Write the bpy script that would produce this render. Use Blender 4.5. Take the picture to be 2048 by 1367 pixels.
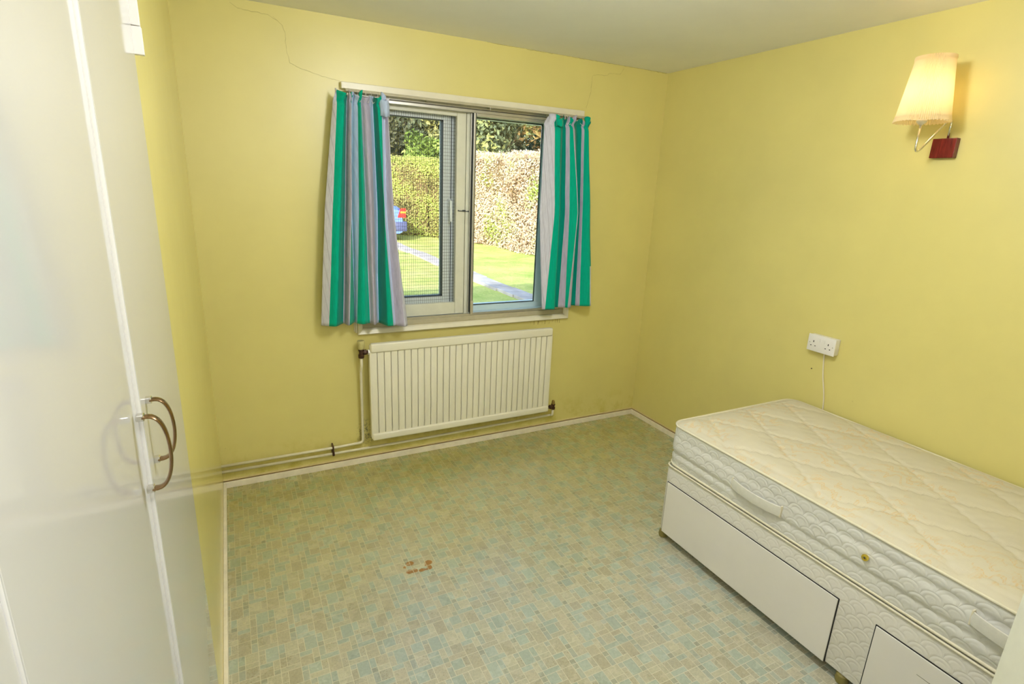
import bpy, bmesh, math, random
from mathutils import Vector, Matrix, noise

for o in list(bpy.data.objects):
    bpy.data.objects.remove(o, do_unlink=True)
scene = bpy.context.scene
COL = scene.collection
PI = math.pi

# ------------------------------------------------------------------ camera
cam_d = bpy.data.cameras.new('camera')
cam_d.sensor_width = 36.0
cam_d.lens = 1087.5 / 2048 * 36.0
cam_d.clip_start = 0.02
cam_d.clip_end = 200
cam = bpy.data.objects.new('camera', cam_d)
COL.objects.link(cam)
cam.location = (0.14567, -3.03287, 1.63816)
cam.rotation_euler = (1.2945, -0.0418, -0.4703)
scene.camera = cam

# ------------------------------------------------------------------ world, sun, room light, exposure
world = bpy.data.worlds.new('world')
scene.world = world
world.use_nodes = True
wn = world.node_tree.nodes
wl = world.node_tree.links
bg = wn['Background']
sky = wn.new('ShaderNodeTexSky')
sky.sky_type = 'NISHITA'
sky.sun_disc = False
sky.sun_elevation = math.radians(28)
sky.sun_rotation = math.radians(217)
sky.air_density = 1.0
sky.dust_density = 2.0
wl.new(sky.outputs[0], bg.inputs[0])
bg.inputs[1].default_value = 0.75

def light(name, kind, loc, energy, color=(1, 1, 1), **kw):
    d = bpy.data.lights.new(name, kind)
    d.energy = energy
    d.color = color
    for k, v in kw.items():
        setattr(d, k, v)
    o = bpy.data.objects.new(name, d)
    o.location = loc
    COL.objects.link(o)
    return o

sun = light('sun', 'SUN', (0, -10, 10), 8, (1.0, 0.95, 0.86), angle=math.radians(0.6))
sun.rotation_euler = Vector((0.60, 0.80, -0.44)).to_track_quat('-Z', 'Y').to_euler()
# added ceiling fill (unseen, above the frame) and the photographer's small lamp beside the camera
light('ceiling_fill_light', 'POINT', (1.12, -1.88, 2.26), 42, (1.0, 1.0, 1.0), shadow_soft_size=0.13)
light('photo_lamp_light', 'POINT', (0.27, -3.02, 1.95), 13, (1.0, 1.0, 1.0), shadow_soft_size=0.08)
# added fill light, unseen in the hall behind the open doorway
light('hall_fill_light', 'POINT', (0.45, -3.95, 2.10), 6, (1.0, 1.0, 1.0), shadow_soft_size=0.12)

vs = scene.view_settings
vs.view_transform = 'Standard'
vs.look = 'None'
vs.exposure = 0.04
vs.gamma = 1.0
vs.use_curve_mapping = False

# ------------------------------------------------------------------ room dimensions
W, H, YF = 2.803, 2.40, -3.20      # width, height, front wall
WT = 0.28                           # thickness of the window wall
OX0, OX1, OZ0, OZ1 = 0.775, 2.110, 0.836, 2.072   # window opening

# ------------------------------------------------------------------ material helpers
def mat(name, color=(.8, .8, .8), rough=.5, spec=.5, metal=0.0, **kw):
    m = bpy.data.materials.new(name)
    m.use_nodes = True
    b = m.node_tree.nodes['Principled BSDF']
    b.inputs['Base Color'].default_value = (*color, 1)
    b.inputs['Roughness'].default_value = rough
    b.inputs['Specular IOR Level'].default_value = spec
    b.inputs['Metallic'].default_value = metal
    for k, v in kw.items():
        b.inputs[k].default_value = v
    return m

def N(m, kind, **kw):
    n = m.node_tree.nodes.new(kind)
    for k, v in kw.items():
        setattr(n, k, v)
    return n

def L(m, a, b):
    m.node_tree.links.new(a, b)

def bsdf(m):
    return m.node_tree.nodes['Principled BSDF']

def coords(m, scale=(1, 1, 1), kind='Object'):
    tc = N(m, 'ShaderNodeTexCoord')
    mp = N(m, 'ShaderNodeMapping')
    mp.inputs['Scale'].default_value = scale
    L(m, tc.outputs[kind], mp.inputs['Vector'])
    return mp.outputs[0]

def noise_tex(m, vec, scale=5, detail=3, rough=.5):
    n = N(m, 'ShaderNodeTexNoise')
    n.inputs['Scale'].default_value = scale
    n.inputs['Detail'].default_value = detail
    n.inputs['Roughness'].default_value = rough
    L(m, vec, n.inputs['Vector'])
    return n.outputs['Fac']

def ramp(m, fac, stops, interp='LINEAR'):
    r = N(m, 'ShaderNodeValToRGB')
    r.color_ramp.interpolation = interp
    els = r.color_ramp.elements
    while len(els) < len(stops):
        els.new(0.5)
    for e, (p, c) in zip(els, stops):
        e.position = p
        e.color = (*c, 1) if len(c) == 3 else c
    L(m, fac, r.inputs[0])
    return r.outputs[0]

def mix(m, fac, a, b, blend='MIX'):
    x = N(m, 'ShaderNodeMix', data_type='RGBA', blend_type=blend)
    for s, v in ((x.inputs[0], fac), (x.inputs[6], a), (x.inputs[7], b)):
        if isinstance(v, (int, float)):
            s.default_value = v
        elif isinstance(v, tuple):
            s.default_value = (*v, 1)
        else:
            L(m, v, s)
    return x.outputs[2]

def mth(m, op, a, b=None, c=None, clamp=False):
    x = N(m, 'ShaderNodeMath', operation=op, use_clamp=clamp)
    for i, v in enumerate((a, b, c)):
        if v is None:
            continue
        if isinstance(v, (int, float)):
            x.inputs[i].default_value = v
        else:
            L(m, v, x.inputs[i])
    return x.outputs[0]

def bump(m, h, strength=.2, dist=.002):
    b = N(m, 'ShaderNodeBump')
    b.inputs['Strength'].default_value = strength
    b.inputs['Distance'].default_value = dist
    L(m, h, b.inputs['Height'])
    L(m, b.outputs[0], bsdf(m).inputs['Normal'])

def sep(m, vec):
    s = N(m, 'ShaderNodeSeparateXYZ')
    L(m, vec, s.inputs[0])
    return s.outputs

def plain(name, color, rough=.5, var=.06, scale=8, spec=.5, metal=0.0, bmp=0.0, bs=60, **kw):
    """colour with a slight mottling and optional fine bump"""
    m = mat(name, color, rough, spec, metal, **kw)
    v = coords(m)
    f = noise_tex(m, v, scale, 4, .6)
    lo = tuple(c * (1 - var) for c in color)
    hi = tuple(min(1, c * (1 + var)) for c in color)
    L(m, ramp(m, f, [(.3, lo), (.7, hi)]), bsdf(m).inputs['Base Color'])
    if bmp:
        bump(m, noise_tex(m, v, bs, 3, .6), bmp, .002)
    return m

# ------------------------------------------------------------------ mesh helpers
def new_bm():
    return bmesh.new()

def obj(name, bm, material=None, parent=None, smooth=False, **props):
    me = bpy.data.meshes.new(name)
    bm.normal_update()
    bm.to_mesh(me)
    bm.free()
    if material is not None:
        for mm in (material if isinstance(material, (list, tuple)) else [material]):
            me.materials.append(mm)
    o = bpy.data.objects.new(name, me)
    COL.objects.link(o)
    if parent is not None:
        o.parent = parent
        o.matrix_parent_inverse = Matrix.Translation(-world_loc(parent))
    if smooth:
        for p in me.polygons:
            p.use_smooth = True
        if smooth == 'auto':
            me.set_sharp_from_angle(angle=math.radians(35))
    for k, v in props.items():
        o[k] = v
    return o

def world_loc(o):
    # parts keep their vertices in room coordinates, so only a top-level thing has an offset
    return o.location.copy() if o.parent is None else Vector((0, 0, 0))

def thing(name, loc, label=None, category=None, group=None, kind=None):
    o = bpy.data.objects.new(name, None)
    o.empty_display_size = 0.05
    o.location = loc
    COL.objects.link(o)
    tag(o, label, category, group, kind)
    return o

def tag(o, label=None, category=None, group=None, kind=None):
    if label: o['label'] = label
    if category: o['category'] = category
    if group: o['group'] = group
    if kind: o['kind'] = kind
    return o

def struct(name, bm, m, smooth=False, parent=None, label=None):
    o = obj(name, bm, m, parent, smooth)
    if parent is None:
        o['kind'] = 'structure'
    if label: o['label'] = label
    return o

def box(bm, x0, x1, y0, y1, z0, z1, bev=0.0, seg=2, mi=0):
    vs_ = [bm.verts.new((x, y, z)) for z in (z0, z1) for y in (y0, y1) for x in (x0, x1)]
    idx = [(0, 2, 3, 1), (4, 5, 7, 6), (0, 1, 5, 4), (2, 6, 7, 3), (0, 4, 6, 2), (1, 3, 7, 5)]
    fs = [bm.faces.new([vs_[i] for i in f]) for f in idx]
    for f in fs:
        f.material_index = mi
    if bev > 0:
        es = set()
        for f in fs:
            es.update(f.edges)
        r = bmesh.ops.bevel(bm, geom=list(es), offset=bev, segments=seg, profile=.5, affect='EDGES')
        for f in r['faces']:
            f.material_index = mi
    return fs

def tube(bm, pts, r, seg=10, cap=True, radii=None, sx=1.0):
    pts = [Vector(p) for p in pts]
    n = len(pts)
    tang = []
    for i in range(n):
        a = pts[max(0, i - 1)]
        b = pts[min(n - 1, i + 1)]
        t = (b - a)
        tang.append(t.normalized() if t.length > 1e-9 else Vector((0, 0, 1)))
    up = Vector((0, 0, 1)) if abs(tang[0].z) < .9 else Vector((1, 0, 0))
    u = tang[0].cross(up).normalized()
    rings = []
    for i in range(n):
        t = tang[i]
        u = (u - t * u.dot(t))
        u = u.normalized() if u.length > 1e-8 else t.orthogonal().normalized()
        v = t.cross(u)
        rr = radii[i] if radii else r
        rings.append([bm.verts.new(pts[i] + (u * math.cos(2 * PI * k / seg) * sx + v * math.sin(2 * PI * k / seg)) * rr) for k in range(seg)])
    for i in range(n - 1):
        for k in range(seg):
            bm.faces.new((rings[i][k], rings[i][(k + 1) % seg], rings[i + 1][(k + 1) % seg], rings[i + 1][k]))
    if cap:
        bm.faces.new(list(reversed(rings[0])))
        bm.faces.new(rings[-1])
    return rings

def arc_path(pts, rad, n=6):
    """polyline with rounded corners"""
    pts = [Vector(p) for p in pts]
    out = [pts[0]]
    for i in range(1, len(pts) - 1):
        a, b, c = pts[i - 1], pts[i], pts[i + 1]
        d1 = (a - b).normalized()
        d2 = (c - b).normalized()
        rr = min(rad, (a - b).length * .45, (c - b).length * .45)
        p, q = b + d1 * rr, b + d2 * rr
        for k in range(n + 1):
            t = k / n
            out.append(p * (1 - t) ** 2 + b * 2 * t * (1 - t) + q * t ** 2)
    out.append(pts[-1])
    return out

def lathe(bm, prof, cx, cy, cz, seg=24, axis='Z', cap=True):
    rings = []
    for r, h in prof:
        ring = []
        for k in range(seg):
            a = 2 * PI * k / seg
            c, s = r * math.cos(a), r * math.sin(a)
            if axis == 'Z': p = (cx + c, cy + s, cz + h)
            elif axis == 'X': p = (cx + h, cy + c, cz + s)
            else: p = (cx + s, cy + h, cz + c)
            ring.append(bm.verts.new(p))
        rings.append(ring)
    for i in range(len(rings) - 1):
        for k in range(seg):
            bm.faces.new((rings[i][k], rings[i][(k + 1) % seg], rings[i + 1][(k + 1) % seg], rings[i + 1][k]))
    if cap:
        bm.faces.new(list(reversed(rings[0])))
        bm.faces.new(rings[-1])

def frame_rect(bm, x0, x1, z0, z1, w, y0, y1, bev=.003, wt=None, wb=None, wl_=None, wr=None):
    """mitre-less rectangular frame in the XZ plane"""
    wt = w if wt is None else wt
    wb = w if wb is None else wb
    wl_ = w if wl_ is None else wl_
    wr = w if wr is None else wr
    box(bm, x0, x0 + wl_, y0, y1, z0, z1, bev)
    box(bm, x1 - wr, x1, y0, y1, z0, z1, bev)
    box(bm, x0 + wl_, x1 - wr, y0, y1, z1 - wt, z1, bev)
    box(bm, x0 + wl_, x1 - wr, y0, y1, z0, z0 + wb, bev)

# ------------------------------------------------------------------ materials
YEL = (0.74, 0.66, 0.237)
def wall_paint(name, mould=False, rough=.40, spec=.95, bmp=.10):
    m = mat(name, YEL, rough, spec)
    v = coords(m)
    big = noise_tex(m, v, 1.6, 4, .6)
    base = ramp(m, big, [(.3, tuple(c * .95 for c in YEL)), (.7, tuple(min(1, c * 1.04) for c in YEL))])
    specks = noise_tex(m, v, 55, 2, .5)
    sp = ramp(m, specks, [(.755, (0, 0, 0)), (.80, (1, 1, 1))])
    X, Y, Z = sep(m, v)
    if mould:
        # damp dirt: low on the wall, round the radiator and under the window
        low = mth(m, 'MULTIPLY_ADD', Z, -4.5, 1.15, clamp=True)
        blot = ramp(m, noise_tex(m, v, 9, 5, .7), [(.46, (0, 0, 0)), (.70, (1, 1, 1))])
        patch = mth(m, 'MULTIPLY', low, blot)
        base = mix(m, mth(m, 'MULTIPLY', patch, .75), base, (.50, .42, .02))
        # stained band just under the radiator
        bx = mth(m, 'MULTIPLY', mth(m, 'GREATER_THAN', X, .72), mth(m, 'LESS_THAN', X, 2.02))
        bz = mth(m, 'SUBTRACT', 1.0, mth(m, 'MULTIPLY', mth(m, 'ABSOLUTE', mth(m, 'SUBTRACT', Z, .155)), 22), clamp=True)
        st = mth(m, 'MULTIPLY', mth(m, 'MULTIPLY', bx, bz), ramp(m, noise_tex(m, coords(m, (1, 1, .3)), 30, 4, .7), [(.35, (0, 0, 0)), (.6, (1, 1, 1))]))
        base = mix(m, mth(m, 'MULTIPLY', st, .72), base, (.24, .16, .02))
        # drips under the sill at the right
        dx = mth(m, 'MULTIPLY', mth(m, 'GREATER_THAN', X, 1.86), mth(m, 'LESS_THAN', X, 2.09))
        dz = mth(m, 'MULTIPLY', mth(m, 'GREATER_THAN', Z, .772), mth(m, 'LESS_THAN', Z, .805))
        dr = ramp(m, noise_tex(m, coords(m, (1, 1, .15)), 60, 3, .6), [(.50, (0, 0, 0)), (.62, (1, 1, 1))])
        base = mix(m, mth(m, 'MULTIPLY', mth(m, 'MULTIPLY', dx, dz), mth(m, 'MULTIPLY', dr, .7)), base, (.25, .13, .02))
        # black mould by the lower left corner of the radiator
        d1 = mth(m, 'POWER', mth(m, 'SUBTRACT', X, .775), 2.0)
        d2 = mth(m, 'POWER', mth(m, 'SUBTRACT', Z, .19), 2.0)
        dd = mth(m, 'SUBTRACT', 1.0, mth(m, 'MULTIPLY', mth(m, 'SQRT', mth(m, 'ADD', mth(m, 'MULTIPLY', d1, 3), d2)), 9), clamp=True)
        bk = mth(m, 'MULTIPLY', dd, ramp(m, noise_tex(m, v, 60, 4, .7), [(.48, (0, 0, 0)), (.58, (1, 1, 1))]))
        base = mix(m, bk, base, (.05, .05, .03))
    near = mth(m, 'MULTIPLY_ADD', Z, -.8, 1.0, clamp=True)
    base = mix(m, mth(m, 'MULTIPLY', sp, mth(m, 'MULTIPLY', near, .5)), base, (.25, .2, .05))
    L(m, base, bsdf(m).inputs['Base Color'])
    bump(m, noise_tex(m, v, 45, 4, .6), bmp, .003)
    return m

M = {}
M['wall_mould'] = wall_paint('yellow_paint_stained', True)
M['wall'] = wall_paint('yellow_paint')
M['wall_gloss'] = wall_paint('yellow_satin_paint', rough=.16, spec=.35, bmp=.02)
M['ceiling'] = plain('ceiling_paint', (.90, .90, .88), .8, .03, 2, .2, bmp=.08)
M['hall'] = plain('hall_paint', (.80, .79, .74), .7, .03, 2, .2)
M['white_gloss'] = plain('white_gloss_door_paint', (.59, .59, .585), .08, .02, 1.5, .6)
M['white_edge'] = plain('lit_door_edge', (.93, .92, .92), .3, .02, 5)  # whiter than the door paint, so the lit-edge highlight is in the colour
M['cream_gloss'] = plain('cream_gloss_paint', (.80, .755, .60), .32, .04, 12)
M['cream_wood'] = plain('cream_painted_wood', (.74, .74, .62), .4, .05, 14)
M['skirting'] = plain('skirting_paint', (.88, .81, .66), .4, .10, 16)
M['upvc'] = plain('sky_tinted_plastic_frame', (.84, .91, .93), .35, .02, 6)  # bluish cast of the skylight put into the white plastic
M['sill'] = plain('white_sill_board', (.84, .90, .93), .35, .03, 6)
M['gasket'] = plain('black_rubber_gasket', (.02, .025, .025), .6, .1, 30)
M['alu'] = plain('dull_aluminium', (.52, .51, .47), .38, .05, 30, .5, .75)
M['alu_dark'] = plain('dark_groove_metal', (.10, .09, .07), .5, .1, 30, .5, .4)  # dark metal tone for the track groove, buttons and scuff
M['track'] = plain('painted_track', (.47, .43, .30), .5, .08, 20)
M['chrome'] = plain('chrome_metal', (.72, .70, .66), .12, .03, 30, .5, 1.0)
M['bronze'] = plain('tarnished_handle_metal', (.30, .19, .10), .20, .25, 40, .5, 1.0)
M['wire'] = plain('dark_wire', (.06, .07, .07), .5, .1, 60, .5, .4)
M['iron'] = plain('rusty_brown_valve_metal', (.075, .035, .022), .5, .5, 60, .5, .4, bmp=.3, bs=120)
M['brass_old'] = plain('dull_brass', (.40, .28, .09), .4, .3, 60, .5, .8)
M['radiator'] = plain('radiator_cream_enamel', (.86, .83, .70), .30, .02, 6)
M['pipe'] = plain('pipe_cream_paint', (.78, .73, .56), .35, .06, 25)
M['plastic_yellowed'] = plain('yellowed_plastic', (.55, .50, .22), .3, .15, 50)
M['plastic_white'] = plain('white_plastic', (.84, .82, .80), .3, .02, 20)
M['pin_black'] = plain('socket_hole_dark', (.01, .01, .01), .8, .1, 60)
M['cable'] = plain('white_cable_sheath', (.80, .74, .62), .4, .03, 30)
M['drawer'] = plain('smooth_bed_drawer_board', (.80, .775, .73), .5, .03, 3)
M['castor'] = plain('mustard_plastic_castor', (.24, .20, .05), .4, .1, 40)
M['gold'] = plain('gold_button_metal', (.78, .60, .10), .22, .05, 60, .5, 1.0)
M['tree_bark'] = plain('tree_bark', (.12, .09, .06), .9, .3, 12, .2, bmp=.4)
M['path'] = plain('concrete_path_slabs', (.40, .36, .36), .9, .25, 3, .2)

def wood_dark():
    m = mat('dark_red_varnished_wood', (.16, .012, .012), .22, .5)
    v = coords(m, (1, 9, 1))
    f = noise_tex(m, v, 14, 5, .6)
    L(m, ramp(m, f, [(.3, (.085, .004, .006)), (.7, (.24, .018, .016))]), bsdf(m).inputs['Base Color'])
    return m
M['mahogany'] = wood_dark()

def glass(name, tint=(.95, .98, .97)):
    m = bpy.data.materials.new(name)
    m.use_nodes = True
    nt = m.node_tree
    nt.nodes.clear()
    out = nt.nodes.new('ShaderNodeOutputMaterial')
    tr = nt.nodes.new('ShaderNodeBsdfTransparent')
    tr.inputs[0].default_value = (*tint, 1)
    gl = nt.nodes.new('ShaderNodeBsdfGlossy')
    gl.inputs['Roughness'].default_value = .02
    fr = nt.nodes.new('ShaderNodeFresnel')
    fr.inputs['IOR'].default_value = 1.33
    mx = nt.nodes.new('ShaderNodeMixShader')
    nt.links.new(fr.outputs[0], mx.inputs[0])
    nt.links.new(tr.outputs[0], mx.inputs[1])
    nt.links.new(gl.outputs[0], mx.inputs[2])
    nt.links.new(mx.outputs[0], out.inputs[0])
    return m
M['glass'] = glass('window_glass')

def floor_mats():
    # tile faces carry their printed colour; noise adds flecks
    m = mat('printed_vinyl_tile', (.6, .6, .5), .30, .85)
    at = N(m, 'ShaderNodeAttribute', attribute_name='tile')
    v = coords(m)
    f1 = noise_tex(m, v, 95, 4, .7)
    f2 = noise_tex(m, v, 230, 3, .6)
    flecks = ramp(m, f2, [(.56, (0, 0, 0)), (.66, (1, 1, 1))])
    base = mix(m, .8, at.outputs['Color'], ramp(m, f1, [(.3, (.74, .74, .72)), (.7, (1.18, 1.16, 1.12))]), 'MULTIPLY')
    amt = mth(m, 'MULTIPLY', flecks, at.outputs['Alpha'])
    base = mix(m, amt, base, (.20, .15, .06))
    # yellowed, walked-on dirt in broad patches
    big = ramp(m, noise_tex(m, v, 1.3, 4, .6), [(.35, (0, 0, 0)), (.7, (1, 1, 1))])
    X, Y, Z = sep(m, v)
    back = mth(m, 'MULTIPLY_ADD', Y, .62, .95, clamp=True)
    dirt = mth(m, 'MULTIPLY', mth(m, 'ADD', mth(m, 'MULTIPLY', big, .25), mth(m, 'MULTIPLY', back, .85)), .85)
    base = mix(m, dirt, base, mix(m, 1.0, base, (.93, .86, .25), 'MULTIPLY'))
    # rust ring left by furniture
    def blob(cx, cy, rx, ry):
        a = mth(m, 'POWER', mth(m, 'DIVIDE', mth(m, 'SUBTRACT', X, cx), rx), 2.0)
        b = mth(m, 'POWER', mth(m, 'DIVIDE', mth(m, 'SUBTRACT', Y, cy), ry), 2.0)
        return mth(m, 'SUBTRACT', 1.0, mth(m, 'ADD', a, b), clamp=True)
    s = None
    for (cx, cy, rx, ry) in RUST:
        q = blob(cx, cy, rx, ry)
        s = q if s is None else mth(m, 'MAXIMUM', s, q)
    wob = ramp(m, noise_tex(m, v, 120, 3, .6), [(.35, (.4, .4, .4)), (.6, (1.6, 1.6, 1.6))])
    s = mth(m, 'MULTIPLY', mth(m, 'MULTIPLY', s, 4.5), wob, clamp=True)
    base = mix(m, s, base, (.33, .15, .008))
    L(m, base, bsdf(m).inputs['Base Color'])
    rr = ramp(m, noise_tex(m, v, 12, 3, .6), [(.3, (.22, .22, .22)), (.7, (.31, .31, .31))])
    L(m, rr, bsdf(m).inputs['Roughness'])
    bump(m, f1, .05, .0005)
    g = mat('printed_vinyl_joint', (.66, .62, .42), .30, .85)
    vg = coords(g)
    Xg, Yg, Zg = sep(g, vg)
    bk = mth(g, 'MULTIPLY', mth(g, 'MULTIPLY_ADD', Yg, .62, .95, clamp=True), .5)
    gb = mix(g, mth(g, 'MULTIPLY', bk, 1.6), (.61, .59, .46), (.55, .49, .13))
    L(g, gb, bsdf(g).inputs['Base Color'])
    return m, g

RUST = [(.738, -1.007, .019, .016), (.711, -1.022, .008, .008), (.722, -1.058, .016, .014), (.743, -1.061, .017, .015),
        (.775, -1.069, .017, .011), (.797, -1.072, .013, .006), (.811, -1.063, .012, .017), (.816, -1.032, .019, .016),
        (.800, -1.045, .006, .006)]

# ------------------------------------------------------------------ room shell
bm = new_bm()
box(bm, -.15, W + .15, YF - 1.6, WT, -.12, -.0006)
struct('floor_slab', bm, M['hall'])
bpy.data.objects['floor_slab'].name = 'floor_2'

def build_floor():
    fm, gm = floor_mats()
    rnd = random.Random(4)
    U = .0217
    # two courses, each three units high, six units long
    A = [(0, 0, 2, 3, 'tan'), (2, 0, 1, 2, 'grey'), (2, 2, 1, 1, 'dark'), (3, 0, 3, 1, 'cream'), (3, 1, 2, 2, 'blue'), (5, 1, 1, 2, 'fleck')]
    B = [(0, 0, 3, 1, 'blue'), (0, 1, 1, 2, 'grey'), (1, 1, 2, 2, 'fleck'), (3, 0, 2, 2, 'tan'), (3, 2, 2, 1, 'blue'), (5, 0, 1, 1, 'dark'), (5, 1, 1, 2, 'cream')]
    C = [(0, 0, 1, 2, 'fleck'), (0, 2, 1, 1, 'grey'), (1, 0, 2, 3, 'blue'), (3, 0, 1, 1, 'dark'), (3, 1, 1, 2, 'blue'), (4, 0, 2, 1, 'cream'), (4, 1, 2, 2, 'cream')]
    pal = {'tan': (.475, .455, .37), 'grey': (.42, .455, .42), 'dark': (.36, .38, .325), 'cream': (.51, .505, .42),
           'blue': (.415, .48, .45), 'fleck': (.48, .47, .395)}
    fl = {'tan': .6, 'grey': .2, 'dark': .1, 'cream': .45, 'blue': .25, 'fleck': 1.0}
    bm = new_bm()
    layer = bm.loops.layers.float_color.new('tile')
    x0, x1, y0, y1 = 0.0, W, YF, 0.0
    g = .0011
    rows = int((y1 - y0) / (3 * U)) + 2
    for r in range(rows):
        course = (A, B, C)[r % 3]
        sh = (r * 2 + (r % 4)) % 6
        oy = y0 + r * 3 * U
        for c in range(-2, int((x1 - x0) / (6 * U)) + 2):
            ox = x0 + (c * 6 + sh) * U
            for (a, b, w, h, k) in course:
                ax, bx = ox + a * U, ox + (a + w) * U
                ay, by = oy + b * U, oy + (b + h) * U
                ax, bx = max(ax, x0), min(bx, x1)
                ay, by = max(ay, y0), min(by, y1)
                if bx - ax < 3 * g or by - ay < 3 * g:
                    if bx > ax and by > ay:
                        f = bm.faces.new([bm.verts.new(p) for p in ((ax, ay, 0), (bx, ay, 0), (bx, by, 0), (ax, by, 0))])
                        f.material_index = 1
                    continue
                o4 = [bm.verts.new(p) for p in ((ax, ay, 0), (bx, ay, 0), (bx, by, 0), (ax, by, 0))]
                i4 = [bm.verts.new(p) for p in ((ax + g, ay + g, 0), (bx - g, ay + g, 0), (bx - g, by - g, 0), (ax + g, by - g, 0))]
                kk = k
                if rnd.random() < .22:
                    kk = rnd.choice(['tan', 'cream', 'blue', 'fleck'])
                j = rnd.uniform(.91, 1.08)
                col = tuple(x * j for x in pal[kk])
                f = bm.faces.new(i4)
                for lp in f.loops:
                    lp[layer] = (*col, fl[kk] * rnd.uniform(.6, 1))
                for q in range(4):
                    f = bm.faces.new((o4[q], o4[(q + 1) % 4], i4[(q + 1) % 4], i4[q]))
                    f.material_index = 1
    return struct('floor', bm, [fm, gm])
build_floor()

bm = new_bm()
box(bm, -.75, W + .15, YF - 1.6, WT, H, H + .12)
struct('ceiling', bm, M['ceiling'])

# window wall with its opening
bm = new_bm()
box(bm, -.75, OX0, 0, WT, -.15, H)
box(bm, OX1, W + .15, 0, WT, -.15, H)
box(bm, OX0, OX1, 0, WT, -.15, OZ0)
box(bm, OX0, OX1, 0, WT, OZ1, H)
wb = struct('wall_back', bm, M['wall_mould'])
bm = new_bm()
box(bm, W, W + .15, YF - 1.6, 0, 0, H)
struct('wall_right', bm, M['wall'])
bm = new_bm()
box(bm, -.12, 0, -1.567, 0, 0, H)
struct('wall_left', bm, M['wall_gloss'])
bm = new_bm()
box(bm, -.75, -.60, YF - 1.6, 0, 0, H)
struct('wall_recess', bm, M['hall'])
bm = new_bm()
DX0, DX1, DZ = .05, .83, 2.02
box(bm, -.60, DX0, YF - .1, YF, 0, H)
box(bm, DX1, W, YF - .1, YF, 0, H)
box(bm, DX0, DX1, YF - .1, YF, DZ, H)
struct('wall_front', bm, M['wall'])
bm = new_bm()
box(bm, -.60, W, YF - 1.6, YF - 1.5, 0, H)
box(bm, DX1 + .35, DX1 + .45, YF - 1.5, YF - .1, 0, H)
struct('wall_hall', bm, M['hall'])
# unseen roof slab, sized so its edge casts the house shadow
bm = new_bm()
box(bm, -7, 10, -8, .55, H + .14, H + .53)
struct('roof', bm, M['hall'])

# skirting
bm = new_bm()
box(bm, 0, W, -.015, 0, 0, .036, .002)
struct('baseboard_back', bm, M['skirting'])
bm = new_bm()
box(bm, W - .015, W, YF, -.015, 0, .036, .002)
struct('baseboard_right', bm, M['skirting'])
bm = new_bm()
box(bm, 0, .014, -1.56, -.015, 0, .034, .002)
box(bm, 0, .010, YF + .01, -1.56, 0, .034, .002)
struct('baseboard_left', bm, M['skirting'])
# brown gap line above the skirting
bm = new_bm()
box(bm, 0, W, -.007, 0, .036, .0395)
box(bm, W - .007, W, YF, -.007, .036, .0395)
struct('trim_1', bm, plain('brown_gap_filler', (.20, .12, .04), .8, .3, 30))
bm = new_bm()
box(bm, 0, W, -.004, 0, .0395, .050, .001)
box(bm, W - .004, W, YF, -.004, .0395, .050, .001)
struct('trim_2', bm, plain('faded_edge_paint', (.74, .62, .30), .5, .08, 20))

# wall cracks and the crack along the ceiling
crack_m = plain('crack_line', (.50, .44, .18), .9, .2, 60)  # duller yellow tone for the crack lines
def crack(pts, r=.0009, seed=1, axis='Y'):
    rnd = random.Random(seed)
    P = []
    for a, b in zip(pts[:-1], pts[1:]):
        a, b = Vector(a), Vector(b)
        n = max(2, int((b - a).length / .012))
        for k in range(n):
            p = a.lerp(b, k / n)
            P.append(p + Vector((rnd.uniform(-.002, .002), 0, rnd.uniform(-.002, .002))))
    P.append(Vector(pts[-1]))
    bm = new_bm()
    tube(bm, P, r, 4, radii=[r * rnd.uniform(.45, 1.1) for _ in P])
    return obj('crack', bm, crack_m, wb)
Yc = -.0002
crack([(x, Yc, z) for x, z in ((.24, 2.379), (.269, 2.362), (.293, 2.361), (.34, 2.358), (.392, 2.356), (.433, 2.338), (.453, 2.322), (.462, 2.29), (.462, 2.218), (.476, 2.166), (.519, 2.146), (.564, 2.138), (.622, 2.123), (.705, 2.112))])
crack([(x, Yc, z) for x, z in ((.415, 2.352), (.44, 2.330))], .0006, 3)
crack([(x, Yc, z) for x, z in ((2.177, 2.125), (2.204, 2.225), (2.208, 2.314), (2.225, 2.322), (2.318, 2.330), (2.330, 2.342), (2.414, 2.350), (2.44, 2.385))], .0009, 2)
crack([(x, Yc, 2.3985) for x in (1.5, 1.7, 1.9, 2.1, 2.3, 2.5, 2.79)], .0016, 5)

# ------------------------------------------------------------------ window: moulding round the opening
def moulding():
    t = []
    prof = [(0, 0), (0, -.020), (.006, -.027), (.012, -.024), (.026, -.016), (.030, -.010), (.033, 0)]   # (inwards, y)
    ox0, ox1, oz0, oz1 = OX0 - .033, OX1 + .033, OZ0 - .033, OZ1 + .012
    bm = new_bm()
    rings = []
    for (cx, cz, sx, sz) in ((ox0, oz1, 1, -1), (ox0, oz0, 1, 1), (ox1, oz0, -1, 1), (ox1, oz1, -1, -1)):
        rings.append([bm.verts.new((cx + sx * d, y, cz + sz * d)) for d, y in prof])
    for i in range(3):
        a, b = rings[i], rings[i + 1]
        for k in range(len(prof) - 1):
            bm.faces.new((a[k], a[k + 1], b[k + 1], b[k]))
    bmesh.ops.recalc_face_normals(bm, faces=bm.faces)
    # outer second lip at the left
    box(bm, ox0 - .010, ox0 - .001, -.014, 0, oz0 + .012, oz1, .002)
    box(bm, ox0 - .018, ox0 - .011, -.009, 0, oz0 + .020, oz1, .002)
    return struct('trim_3', bm, M['cream_gloss'], label='cream moulding round the window opening')
moulding()
# board over the window
bm = new_bm()
box(bm, .703, 2.150, -.032, 0, 2.076, 2.108, .003)
struct('trim_4', bm, M['cream_gloss'], label='cream board above the window')

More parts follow.
